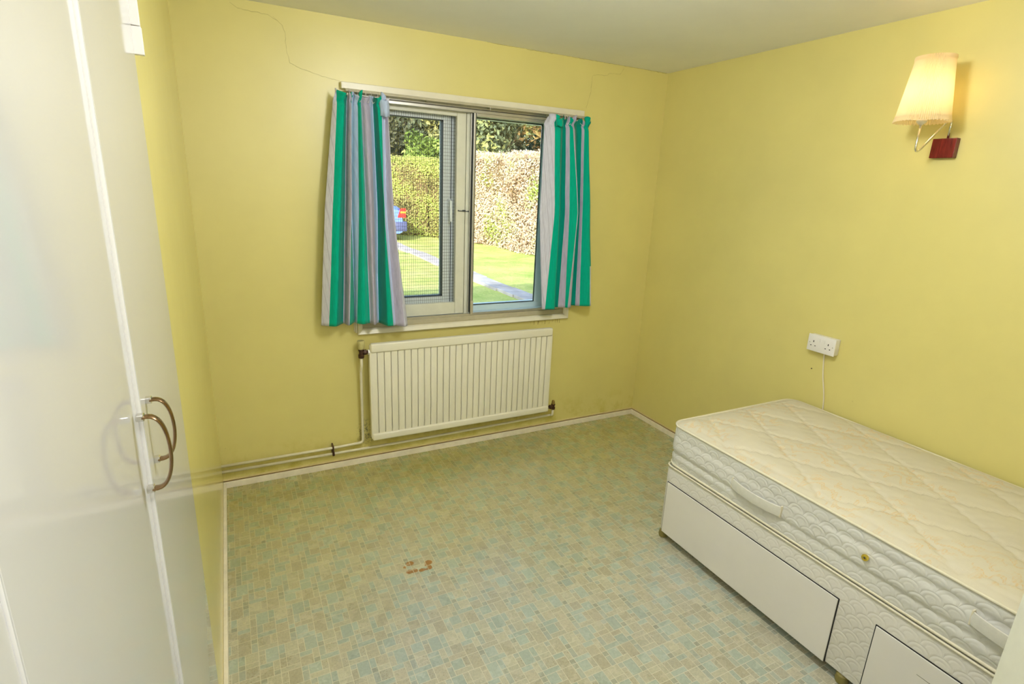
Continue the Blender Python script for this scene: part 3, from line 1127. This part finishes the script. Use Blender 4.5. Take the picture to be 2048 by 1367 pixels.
def rr_loop(hx, hy, r, step=.02):
    """points of a rounded rectangle, evenly spaced"""
    pts = []
    segs = [((hx, -(hy - r)), (hx, hy - r)), None, ((hx - r, hy), (-(hx - r), hy)), None, ((-hx, hy - r), (-hx, -(hy - r))), None, ((-(hx - r), -hy), (hx - r, -hy)), None]
    cent = [(hx - r, hy - r, 0), (-(hx - r), hy - r, 90), (-(hx - r), -(hy - r), 180), (hx - r, -(hy - r), 270)]
    ci = 0
    for s in segs:
        if s:
            a, b = Vector((*s[0], 0)), Vector((*s[1], 0))
            n = max(1, int((b - a).length / step))
            for k in range(n):
                p = a.lerp(b, k / n)
                pts.append((p.x, p.y))
        else:
            cx, cy, a0 = cent[ci]
            ci += 1
            n = max(5, int(r * PI / 2 / step))
            for k in range(n):
                a = math.radians(a0 + 90 * k / n)
                pts.append((cx + r * math.cos(a), cy + r * math.sin(a)))
    return pts

BX0, BX1, BY0, BY1 = 1.922, 2.788, -3.165, -1.282
bcx, bcy = (BX0 + BX1) / 2, (BY0 + BY1) / 2
bhx, bhy = (BX1 - BX0) / 2, (BY1 - BY0) / 2

def quilt_mat(name, col, scallop=True, top=False):
    m = mat(name, col, .62, .25)
    v = coords(m)
    base = ramp(m, noise_tex(m, v, 4, 4, .6), [(.3, tuple(c * .96 for c in col)), (.7, tuple(min(1, c * 1.03) for c in col))])
    if top:
        # printed peach scroll pattern, in patches
        w = N(m, 'ShaderNodeTexWave', wave_type='BANDS', bands_direction='X')
        w.inputs['Scale'].default_value = 9
        w.inputs['Distortion'].default_value = 14
        w.inputs['Detail'].default_value = 2.5
        w.inputs['Detail Scale'].default_value = 1.6
        L(m, coords(m, (.55, 1.25, 1)), w.inputs['Vector'])
        band = ramp(m, w.outputs['Fac'], [(.66, (0, 0, 0)), (.80, (1, 1, 1)), (.92, (1, 1, 1)), (1.0, (.3, .3, .3))])
        hatch = N(m, 'ShaderNodeTexWave', wave_type='BANDS', bands_direction='Y')
        hatch.inputs['Scale'].default_value = 38
        hatch.inputs['Distortion'].default_value = 2
        L(m, v, hatch.inputs['Vector'])
        hb = ramp(m, hatch.outputs['Fac'], [(.2, (.45, .45, .45)), (.6, (1, 1, 1))])
        patch = ramp(m, noise_tex(m, v, 5.5, 2, .5), [(.46, (0, 0, 0)), (.56, (1, 1, 1))])
        a = mth(m, 'MULTIPLY', mth(m, 'MULTIPLY', band, patch), mth(m, 'MULTIPLY', hb, .75))
        base = mix(m, a, base, (.68, .50, .25))
        bump(m, mth(m, 'ADD', mth(m, 'MULTIPLY', noise_tex(m, v, 350, 2, .5), .3), noise_tex(m, v, 9, 3, .5)), .35, .004)
    else:
        # rows of stitched scallops
        X, Y, Z = sep(m, v)
        V_ = mth(m, 'DIVIDE', mth(m, 'ADD', Z, mth(m, 'MULTIPLY', noise_tex(m, v, 5, 1, .5), .02)), .030)
        row = mth(m, 'FLOOR', V_)
        U_ = mth(m, 'ADD', mth(m, 'DIVIDE', mth(m, 'ADD', X, Y), .062), mth(m, 'MULTIPLY', row, .5))
        du = mth(m, 'MULTIPLY', mth(m, 'SUBTRACT', mth(m, 'FRACT', U_), .5), 1.9)
        dv = mth(m, 'FRACT', V_)
        d = mth(m, 'SQRT', mth(m, 'ADD', mth(m, 'MULTIPLY', du, du), mth(m, 'MULTIPLY', dv, dv)))
        g1 = mth(m, 'MULTIPLY', mth(m, 'ABSOLUTE', mth(m, 'SUBTRACT', d, .92)), 5.5, clamp=True)
        g2 = mth(m, 'ADD', mth(m, 'MULTIPLY', mth(m, 'ABSOLUTE', mth(m, 'SUBTRACT', d, .50)), 6.0, clamp=True), .0)
        h = mth(m, 'ADD', mth(m, 'POWER', g1, .6), mth(m, 'MULTIPLY', g2, .4))
        bump(m, mth(m, 'ADD', h, mth(m, 'MULTIPLY', noise_tex(m, v, 300, 2, .5), .10)), .42, .004)
    L(m, base, bsdf(m).inputs['Base Color'])
    return m
M['ticking_top'] = quilt_mat('mattress_top_fabric', (.65, .605, .475), top=True)
M['ticking_side'] = quilt_mat('quilted_side_fabric', (.72, .715, .67))
M['handle_fabric'] = plain('ribbed_handle_fabric', (.70, .69, .62), .6, .04, 60)
M['piping'] = plain('cream_piping', (.76, .71, .55), .5, .03, 40)
M['divan'] = quilt_mat('quilted_divan_fabric', (.72, .70, .64))

divan = thing('divan_base', (bcx, bcy, 0), 'cream quilted single divan base with smooth drawers along the right wall', 'bed base')
def loop_extrude(bm, levels, hx, hy, r, step=.03, cap=True, fn=None):
    rings = []
    for (off, z) in levels:
        L_p = rr_loop(hx + off, hy + off, max(.005, r + off), step)
        L0 = rr_loop(hx, hy, r, step)
        ring = []
        for k, (x, y) in enumerate(L0):
            # offset outwards along the local normal of the loop
            x2, y2 = L0[(k + 1) % len(L0)]
            x1, y1 = L0[k - 1]
            t = Vector((x2 - x1, y2 - y1)).normalized()
            nx, ny = t.y, -t.x
            o2 = off + (fn(x, y, z) if fn else 0)
            ring.append(bm.verts.new((bcx + x + nx * o2, bcy + y + ny * o2, z)))
        rings.append(ring)
    n = len(rings[0])
    for i in range(len(rings) - 1):
        for k in range(n):
            bm.faces.new((rings[i][k], rings[i][(k + 1) % n], rings[i + 1][(k + 1) % n], rings[i + 1][k]))
    if cap:
        bm.faces.new(list(reversed(rings[0])))
        bm.faces.new(rings[-1])
    return rings
dhx, dhy = bhx - .001, bhy - .008
bm = new_bm()
loop_extrude(bm, [(-.012, .040), (-.002, .046), (0, .08), (0, .25), (0, .375), (-.006, .392), (-.03, .400)], dhx, dhy, .03)
obj('base_body', bm, M['divan'], divan, 'auto')
bm = new_bm()
tube(bm, [(bcx + x, bcy + y, .396) for x, y in rr_loop(dhx - .001, dhy - .001, .03)] + [(bcx + rr_loop(dhx - .001, dhy - .001, .03)[0][0], bcy + rr_loop(dhx - .001, dhy - .001, .03)[0][1], .396)], .0045, 8)
obj('piping', bm, M['piping'], divan, True)
for (a, b) in ((-2.172, -1.318), (-3.120, -2.296)):
    bm = new_bm()
    box(bm, BX0 - .0045, BX0 + .02, a + .003, b - .003, .043, .311, .0015)
    dr = obj('drawer', bm, M['drawer'], divan, label='smooth cream drawer front')
    bm = new_bm()
    box(bm, BX0 - .0012, BX0 + .02, a - .0005, a + .0030, .045, .312)
    box(bm, BX0 - .0012, BX0 + .02, b - .0030, b + .0005, .045, .312)
    box(bm, BX0 - .0012, BX0 + .02, a, b, .311, .3145)
    obj('drawer_gap', bm, M['pin_black'], dr)
# mark on the second drawer
bm = new_bm()
box(bm, BX0 - .0048, BX0 - .0040, -2.475, -2.435, .246, .2475)
obj('scuff_mark', bm, M['alu_dark'], dr)
for (x, y) in ((BX0 + .022, BY1 - .030), (BX0 + .022, -2.23), (BX0 + .022, BY0 + .05), (BX1 - .05, BY1 - .05), (BX1 - .05, BY0 + .05)):
    bm = new_bm()
    lathe(bm, [(.012, 0), (.021, .004), (.023, .016), (.021, .034), (.012, .044)], x, y, 0.0, 18)
    obj('castor', bm, M['castor'], divan, 'auto')

mat_t = thing('mattress', (bcx, bcy, .40), 'cream single mattress with faded peach print lying on the divan base', 'mattress')
Z0, Z1 = .402, .603
def side_wob(x, y, z):
    t = (z - Z0) / (Z1 - Z0)
    w = .006 * math.sin(t * PI)
    w += .0035 * noise.noise(Vector((x * 3, y * 3, z * 30)))
    # horizontal compression creases
    w -= .007 * math.exp(-((t - .32 + .05 * noise.noise(Vector((x * 2, y * 2, 0)))) / .05) ** 2)
    w -= .004 * math.exp(-((t - .72 + .06 * noise.noise(Vector((x * 2, y * 2, 7)))) / .05) ** 2)
    if x > bhx - .03:
        w = min(w, 0)
    return w
bm = new_bm()
mh_x, mh_y, mr = bhx - .005, bhy - .002, .065
lv = [(-.012, Z0), (-.002, Z0 + .006)] + [(0, Z0 + .012 + (Z1 - Z0 - .020) * k / 22) for k in range(23)] + [(-.002, Z1)]
loop_extrude(bm, lv, mh_x, mh_y, mr, .02, True, side_wob)
side = obj('side_panel', bm, M['ticking_side'], mat_t, True)
# top with quilting
bm = new_bm()
nx_, ny_ = 110, 236
def seam(x, y):
    # two families of wavy stitch lines forming diamonds
    s = .265
    wv = .006 * math.sin((x - y) * 95)
    wv2 = .006 * math.sin((x + y) * 95)
    a = (x * 1.0 + y * .62 + wv) / s
    b = (x * 1.0 - y * .62 + wv2) / s
    da = abs(a - round(a)) * s
    db = abs(b - round(b)) * s
    return min(da, db)
G2 = []
for j in range(ny_ + 1):
    row = []
    for i in range(nx_ + 1):
        x = -mh_x + 2 * mh_x * i / nx_
        y = -mh_y + 2 * mh_y * j / ny_
        e = min(mh_x - abs(x), mh_y - abs(y))
        X_, Y_ = rr_map(x, y, mh_x - .004, mh_y - .004, mr)
        z = Z1 + .026 * (1 - math.exp(-e / .045))
        sd = seam(x, y)
        z -= .0065 * math.exp(-(sd / .007) ** 2) * min(1, e / .03)
        z += .006 * min(1, sd / .08) * min(1, e / .05)
        z += .003 * noise.noise(Vector((x * 5, y * 5, 0)))
        z -= .005 * math.exp(-((e - .035) / .005) ** 2)
        row.append(bm.verts.new((bcx + X_, bcy + Y_, z)))
    G2.append(row)
for j in range(ny_):
    for i in range(nx_):
        bm.faces.new((G2[j][i], G2[j][i + 1], G2[j + 1][i + 1], G2[j + 1][i]))
obj('quilted_top', bm, M['ticking_top'], mat_t, True)
for zz, nm in ((Z1 + .001, 'top_piping'), (Z0 + .008, 'bottom_piping')):
    lp = rr_loop(mh_x + .001, mh_y + .001, mr)
    bm = new_bm()
    tube(bm, [(bcx + x, bcy + y, zz) for x, y in lp] + [(bcx + lp[0][0], bcy + lp[0][1], zz)], .0052, 8)
    obj(nm, bm, M['piping'], mat_t, True)
# woven side handles
def side_handle(y0, y1, z):
    bm = new_bm()
    n = 16
    rows = []
    for k in range(n + 1):
        t = k / n
        y = y0 + (y1 - y0) * t
        bulge = .012 * math.sin(PI * t) ** .6
        zz = z - .006 * math.sin(PI * t)
        x = BX0 - .004 - bulge
        rows.append([bm.verts.new((x + dx, y, zz + dz)) for dx, dz in ((0, -.021), (-.0035, -.020), (-.0060, 0), (-.0035, .020), (0, .021), (.003, .0))])
    for k in range(n):
        for s in range(6):
            bm.faces.new((rows[k][s], rows[k][(s + 1) % 6], rows[k + 1][(s + 1) % 6], rows[k + 1][s]))
    bm.faces.new(rows[0]); bm.faces.new(list(reversed(rows[-1])))
    bmesh.ops.recalc_face_normals(bm, faces=bm.faces)
    h = obj('side_handle', bm, M['handle_fabric'], mat_t, 'auto')
    for yy in (y0, y1):
        bm = new_bm()
        box(bm, BX0 - .009, BX0 + .004, yy - .0025, yy + .0025, z - .024, z + .024, .001)
        obj('handle_stitching', bm, M['piping'], h)
side_handle(-1.905, -1.675, .500)
side_handle(-2.745, -2.515, .528)
bm = new_bm()
lathe(bm, [(.0035, -.0035), (.008, -.0052), (.0105, -.004), (.0115, 0), (.0095, .006)], BX0 - .008, -2.220, .519, 24, 'X')
bt = obj('air_vent_button', bm, M['gold'], mat_t, 'auto', label='gold metal vent button')
bm = new_bm()
lathe(bm, [(.0001, 0), (.0035, 0), (.0035, .001)], BX0 - .0122, -2.220, .519, 12, 'X')
obj('button_centre', bm, M['alu_dark'], bt)

# ------------------------------------------------------------------ outdoors
GZ = -.15
def grass_mat():
    m = mat('lawn_grass', (.3, .5, .06), .9, .15)
    v = coords(m)
    f = noise_tex(m, v, 1.2, 5, .65)
    f2 = noise_tex(m, v, 30, 4, .7)
    a = ramp(m, f, [(.3, (.31, .40, .09)), (.55, (.52, .54, .18)), (.75, (.64, .60, .24))])
    L(m, mix(m, .8, a, ramp(m, f2, [(.3, (.6, .65, .6)), (.7, (1.3, 1.25, 1.2))]), 'MULTIPLY'), bsdf(m).inputs['Base Color'])
    bump(m, f2, .8, .03)
    return m
bm = new_bm()
n = 60
g = [[bm.verts.new((-12 + 36 * i / n, .30 + 34.7 * j / n, GZ + (.03 * noise.noise(Vector((i * .4, j * .4, 0))) if j > 3 else 0))) for i in range(n + 1)] for j in range(n + 1)]
for j in range(n):
    for i in range(n):
        bm.faces.new((g[j][i], g[j][i + 1], g[j + 1][i + 1], g[j + 1][i]))
lawn = struct('lawn', bm, grass_mat(), True)
bm = new_bm()
for k in range(23):
    y = .8 + k * .61
    xo = .03 * math.sin(k * 1.3)
    box(bm, 4.34 + xo, 4.70 + xo, y, y + .595, GZ - .02, GZ + .045, .01)
struct('path', bm, M['path'])

def leaf_mat(name, stops, patchy=None, trans=.35):
    m = bpy.data.materials.new(name)
    m.use_nodes = True
    nt = m.node_tree
    b = nt.nodes['Principled BSDF']
    b.inputs['Roughness'].default_value = .6
    b.inputs['Specular IOR Level'].default_value = .25
    at = nt.nodes.new('ShaderNodeAttribute')
    at.attribute_name = 'leaf'
    r = ramp(m, at.outputs['Fac'], stops)
    nt.links.new(r, b.inputs['Base Color'])
    tr = nt.nodes.new('ShaderNodeBsdfTranslucent')
    nt.links.new(r, tr.inputs[0])
    mx = nt.nodes.new('ShaderNodeMixShader')
    mx.inputs[0].default_value = trans
    nt.links.new(b.outputs[0], mx.inputs[1])
    nt.links.new(tr.outputs[0], mx.inputs[2])
    nt.links.new(mx.outputs[0], nt.nodes['Material Output'].inputs[0])
    return m

def leaves_mesh(name, samples, material, parent, size, seed):
    """samples: list of (pos, normal, value)"""
    rnd = random.Random(seed)
    V, F, A = [], [], []
    for (p, nrm, val) in samples:
        d = Vector((rnd.gauss(0, 1), rnd.gauss(0, 1), rnd.gauss(0, 1)))
        nn = (nrm * .9 + d * .55).normalized()
        a = nn.orthogonal().normalized()
        a.rotate(Matrix.Rotation(rnd.uniform(0, 2 * PI), 3, nn))
        b = nn.cross(a)
        s = size * rnd.uniform(.6, 1.3)
        i = len(V)
        V += [p - a * s, p - b * s * .45 + nn * s * .12, p + a * s, p + b * s * .45 + nn * s * .12]
        F.append((i, i + 1, i + 2, i + 3))
        A.append(val)
    me = bpy.data.meshes.new(name)
    me.from_pydata([tuple(v) for v in V], [], F)
    me.materials.append(material)
    at = me.attributes.new('leaf', 'FLOAT', 'FACE')
    at.data.foreach_set('value', A)
    me.update()
    o = bpy.data.objects.new(name, me)
    COL.objects.link(o)
    if parent is not None:
        o.parent = parent
        o.matrix_parent_inverse = Matrix.Translation(-world_loc(parent))
    return o

def hedge(name, label, path, height, thick, stops, seed, dens=1500, size=.036):
    rnd = random.Random(seed)
    root = thing(name, (path[0][0], path[0][1], GZ), label, 'hedge')
    pts = [Vector((x, y, 0)) for x, y in path]
    segs = list(zip(pts[:-1], pts[1:]))
    S = []
    # inner twiggy mass
    bm = new_bm()
    for a, b in segs:
        d = (b - a).normalized()
        nn = Vector((-d.y, d.x, 0))
        if nn.x > 0: nn = -nn
        n = max(2, int((b - a).length / .4))
        prof = [(.22, 0), (.12, height * .5), (.16, height - .28), (.4, height - .16), (thick - .35, height - .16), (thick - .15, height - .3), (thick - .15, 0)]
        prev = None
        for k in range(n + 1):
            c = a.lerp(b, k / n)
            ring = []
            for (o_, h_) in prof:
                w = .10 * noise.noise(Vector((c.x * 1.1 + o_, c.y * 1.1, h_ * 1.2)))
                ring.append(bm.verts.new((c.x - nn.x * (o_ + w), c.y - nn.y * (o_ + w), GZ + h_ + w)))
            if prev:
                for q in range(len(prof) - 1):
                    bm.faces.new((prev[q], ring[q], ring[q + 1], prev[q + 1]))
            else:
                bm.faces.new(ring)
            prev = ring
        bm.faces.new(list(reversed(prev)))
        Ln = (b - a).length
        for _ in range(int(Ln * height * dens)):
            t, h = rnd.random(), rnd.random() * height
            c = a.lerp(b, t)
            bulge = .16 * noise.noise(Vector((c.x * .9, c.y * .9, h * .9))) + .07 * noise.noise(Vector((c.x * 3, c.y * 3, h * 3)))
            o_ = rnd.uniform(-.05, .22) - bulge
            if h > height - .3:
                o_ += (h - height + .3) * .6
            p = c - nn * o_ + Vector((0, 0, GZ + h + .06 * noise.noise(Vector((c.x * 2.3, c.y * 2.3, 3)))))
            val = .5 + .55 * noise.noise(Vector((c.x * 1.3, c.y * 1.3, h * 1.5 + seed))) + rnd.uniform(-.28, .28)
            S.append((p, nn + Vector((0, 0, .35)), max(0, min(1, val))))
        for _ in range(int(Ln * thick * dens * .6)):
            t, o_ = rnd.random(), rnd.random() * thick
            c = a.lerp(b, t)
            p = c - nn * o_ + Vector((0, 0, GZ + height - .05 + .10 * noise.noise(Vector((c.x * 1.5, c.y * 1.5, o_))) + rnd.uniform(-.1, .10)))
            S.append((p, Vector((0, 0, 1)) + nn * .4, max(0, min(1, .55 + rnd.uniform(-.35, .35)))))
    obj('twig_core', bm, plain('hedge_twigs_%d' % seed, (.16, .11, .06), .9, .4, 12, .1), root)
    leaves_mesh('foliage', S, leaf_mat('hedge_leaves_%d' % seed, stops), root, size, seed)
    return root
hedge('hedge', 'tall clipped hedge with pale brown dry leaves, seen through the clear right pane',
      [(7.75, 6.8), (7.60, 9.8), (7.35, 12.6), (6.95, 14.2)], 2.75, 1.3,
      [(0, (.30, .20, .10)), (.25, (.62, .44, .32)), (.60, (.78, .62, .50)), (.80, (.76, .66, .44)), (.90, (.42, .50, .12)), (1, (.36, .50, .08))], 3)
hedge('hedge', 'tall green and brown hedge beyond the lawn, seen through the wire mesh',
      [(6.85, 14.35), (6.3, 15.6), (5.2, 16.5), (3.0, 17.2), (0.0, 17.6)], 2.62, 1.3,
      [(0, (.12, .12, .04)), (.3, (.34, .30, .12)), (.5, (.46, .46, .15)), (.75, (.42, .54, .11)), (1, (.52, .58, .16))], 5)

def tree(label, x, y, h, r, stops, seed, n=7000, size=.12, group=None, zc=None):
    rnd = random.Random(seed)
    root = thing('tree', (x, y, GZ), label, 'tree', group)
    bm = new_bm()
    top = Vector((x + rnd.uniform(-.3, .3), y, GZ + h * .8))
    P = [Vector((x, y, GZ - .05)).lerp(top, k / 8) + Vector((.08 * math.sin(k * 1.9 + seed), .08 * math.cos(k * 1.3), 0)) for k in range(9)]
    tube(bm, P, .15, 10, radii=[.22 * (1 - k / 10) + .03 for k in range(9)])
    for b in range(12):
        k = rnd.randint(3, 7)
        a = rnd.uniform(0, 2 * PI)
        e = P[k] + Vector((math.cos(a) * r * .75, math.sin(a) * r * .75, rnd.uniform(.2, 1.1) * r * .6))
        m_ = P[k].lerp(e, .5) + Vector((0, 0, .15 * r))
        tube(bm, [P[k], m_, e], .05, 6, radii=[.07, .045, .015])
    obj('trunk', bm, M['tree_bark'], root, True)
    S = []
    zc = h * .62 if zc is None else zc
    cs_ = [Vector((rnd.uniform(-.6, .6) * r, rnd.uniform(-.5, .5) * r, rnd.uniform(-.42, .42) * h * .9)) for _ in range(26)]
    for _ in range(n):
        c = rnd.choice(cs_)
        d = Vector((rnd.gauss(0, 1), rnd.gauss(0, 1), rnd.gauss(0, 1))).normalized()
        p = Vector((x, y, GZ + zc)) + c + d * r * .42 * rnd.random() ** .33
        if p.z < GZ + .3: continue
        val = .5 + .8 * noise.noise(p * .8) + rnd.uniform(-.3, .3)
        S.append((p, d, max(0, min(1, val))))
    leaves_mesh('crown', S, leaf_mat('tree_leaves_%d' % seed, stops), root, size, seed)
    return root
DG = [(0, (.08, .10, .07)), (.45, (.13, .16, .10)), (.75, (.20, .23, .12)), (1, (.45, .44, .16))]
MG = [(0, (.10, .11, .07)), (.45, (.21, .21, .12)), (.75, (.26, .26, .12)), (1, (.48, .46, .20))]
BR = [(0, (.09, .06, .03)), (.4, (.26, .16, .07)), (.7, (.36, .24, .10)), (1, (.34, .36, .10))]
BG = [(0, (.05, .08, .02)), (.4, (.13, .20, .04)), (.7, (.26, .36, .08)), (1, (.42, .48, .14))]
tree('dark evergreen tree behind the pale brown hedge', 10.6, 18.5, 7.5, 2.7, DG, 11, 14000)
tree('dark leafy tree behind the gap between the two hedges', 8.6, 21.0, 7.0, 2.6, DG, 12, 13000)
tree('brown-leaved tree low behind the pale brown hedge', 11.8, 15.8, 4.6, 1.9, BR, 13, 6000)
tree('tangled olive tree behind the left part of the green hedge', 5.4, 20.5, 7.5, 2.8, MG, 14, 9000)
tree('olive tree furthest left behind the green hedge', 1.6, 21.5, 7.5, 2.9, MG, 15, 8000)
tree('bright green bush rising over the green hedge', 7.25, 18.3, 3.5, .95, BG, 16, 4500, .09)
tree('dark tree in the far background on the right', 14.5, 20.0, 8.0, 3.0, DG, 17, 14000, .16)
tree('dark tree in the far background behind the middle of the window', 7.4, 25.5, 9.0, 3.6, DG, 18, 16000, .20)
tree('dark tree in the far background on the left', 3.0, 27.0, 9.0, 3.8, DG, 19, 14000, .20)
tree('tall dark tree in the far background behind the brown one', 12.0, 25.0, 9.5, 3.8, DG, 20, 18000, .22)

# ------------------------------------------------------------------ blue car
def car():
    x1, yN, yF = 5.15, 14.15, 15.80
    root = thing('car', (x1 - 2.1, (yN + yF) / 2, GZ), 'blue saloon car parked beside the hedge, half behind the left curtain', 'car')
    paint = plain('blue_car_paint', (.11, .19, .62), .22, .04, 4, .6)
    bumper = plain('blue_grey_bumper', (.06, .07, .17), .45, .05, 8)
    darkg = plain('car_window_tint', (.03, .04, .05), .08, .1, 5)
    red = plain('red_lamp_lens', (.75, .03, .03), .2, .05, 20)
    amber = plain('amber_lamp_lens', (.85, .35, .04), .2, .05, 20)
    tyre = plain('tyre_rubber', (.02, .02, .02), .8, .1, 20)
    # side outline, x measured forward from the tail (towards -x)
    out = [(0.02, .30), (0.00, .55), (0.04, .78), (0.12, 1.02), (.22, 1.08), (.62, 1.10), (1.12, 1.42), (1.55, 1.47), (2.25, 1.45), (2.95, 1.08), (3.6, 1.00), (4.02, .90), (4.20, .66), (4.22, .34), (4.1, .24), (.12, .24)]
    bm = new_bm()
    secs = []
    ws = [(0.0, 0.90), (.06, .97), (.16, 1.0), (.84, 1.0), (.94, .97), (1.0, .90)]
    for t, s in ws:
        y = yN + (yF - yN) * t
        ring = []
        for (dx, z) in out:
            k = s
            zz = .24 + (z - .24) * (k if z > .9 else 1)
            tum = 0
            if z > 1.15:
                tum = .17 * (1 if t < .5 else -1)
            xx = x1 - 2.1 - (dx - 2.1) * (1 - (1 - s) * .35)
            ring.append(bm.verts.new((xx, y + tum, GZ + zz)))
        secs.append(ring)
    for a, b in zip(secs[:-1], secs[1:]):
        for k in range(len(out)):
            bm.faces.new((a[k], a[(k + 1) % len(out)], b[(k + 1) % len(out)], b[k]))
    bm.faces.new(secs[0]); bm.faces.new(list(reversed(secs[-1])))
    bmesh.ops.recalc_face_normals(bm, faces=bm.faces)
    obj('body', bm, paint, root, 'auto')
    bm = new_bm()
    box(bm, x1 - .35, x1 + .07, yN - .02, yF + .02, GZ + .30, GZ + .62, .05, 3)
    obj('rear_bumper', bm, bumper, root, 'auto')
    for (ya, yb_) in ((yN - .015, yN + .16), (yF - .16, yF + .015)):
        bm = new_bm()
        prof_l = [(x1 - .25, .74), (x1 + .012, .74), (x1 + .012, 1.02), (x1 - .10, 1.02), (x1 - .19, .93)]
        fr_ = [bm.verts.new((px_, ya, GZ + pz_)) for px_, pz_ in prof_l]
        bk_ = [bm.verts.new((px_, yb_, GZ + pz_)) for px_, pz_ in prof_l]
        bm.faces.new(fr_); bm.faces.new(list(reversed(bk_)))
        for q_ in range(5):
            bm.faces.new((fr_[q_], bk_[q_], bk_[(q_ + 1) % 5], fr_[(q_ + 1) % 5]))
        bmesh.ops.recalc_face_normals(bm, faces=bm.faces)
        lt = obj('tail_light', bm, red, root, 'auto')
        bm = new_bm()
        box(bm, x1 - .17, x1 + .018, ya - .004, yb_ + .004, GZ + .87, GZ + .93, .01, 2)
        obj('indicator_lens', bm, amber, lt, 'auto')
    for ya in (yN + .165, yF - .165):
        bm = new_bm()
        s = -1 if ya < 15 else 1
        P = [(1.05, 1.12), (1.22, 1.38), (2.15, 1.38), (2.70, 1.12)]
        vv = [bm.verts.new((x1 - dx, ya + s * .0, GZ + z)) for dx, z in P] + [bm.verts.new((x1 - dx, ya + s * .02, GZ + z)) for dx, z in P]
        for f in ((0, 1, 2, 3), (7, 6, 5, 4), (0, 4, 5, 1), (1, 5, 6, 2), (2, 6, 7, 3), (3, 7, 4, 0)):
            bm.faces.new([vv[i] for i in f])
        bmesh.ops.recalc_face_normals(bm, faces=bm.faces)
        obj('side_window', bm, darkg, root)
    for dx in (.82, 3.42):
        for y in (yN + .07, yF - .07):
            bm = new_bm()
            lathe(bm, [(.20, -.10), (.29, -.10), (.31, -.06), (.31, .06), (.29, .10), (.20, .10)], x1 - dx, y, GZ + .31, 28, 'Y')
            wh = obj('wheel', bm, tyre, root, 'auto')
            bm = new_bm()
            lathe(bm, [(.05, -.105), (.19, -.09), (.20, -.07), (.20, .07), (.19, .09), (.05, .105)], x1 - dx, y, GZ + .31, 24, 'Y')
            obj('hubcap', bm, M['alu'], wh, 'auto')
car()
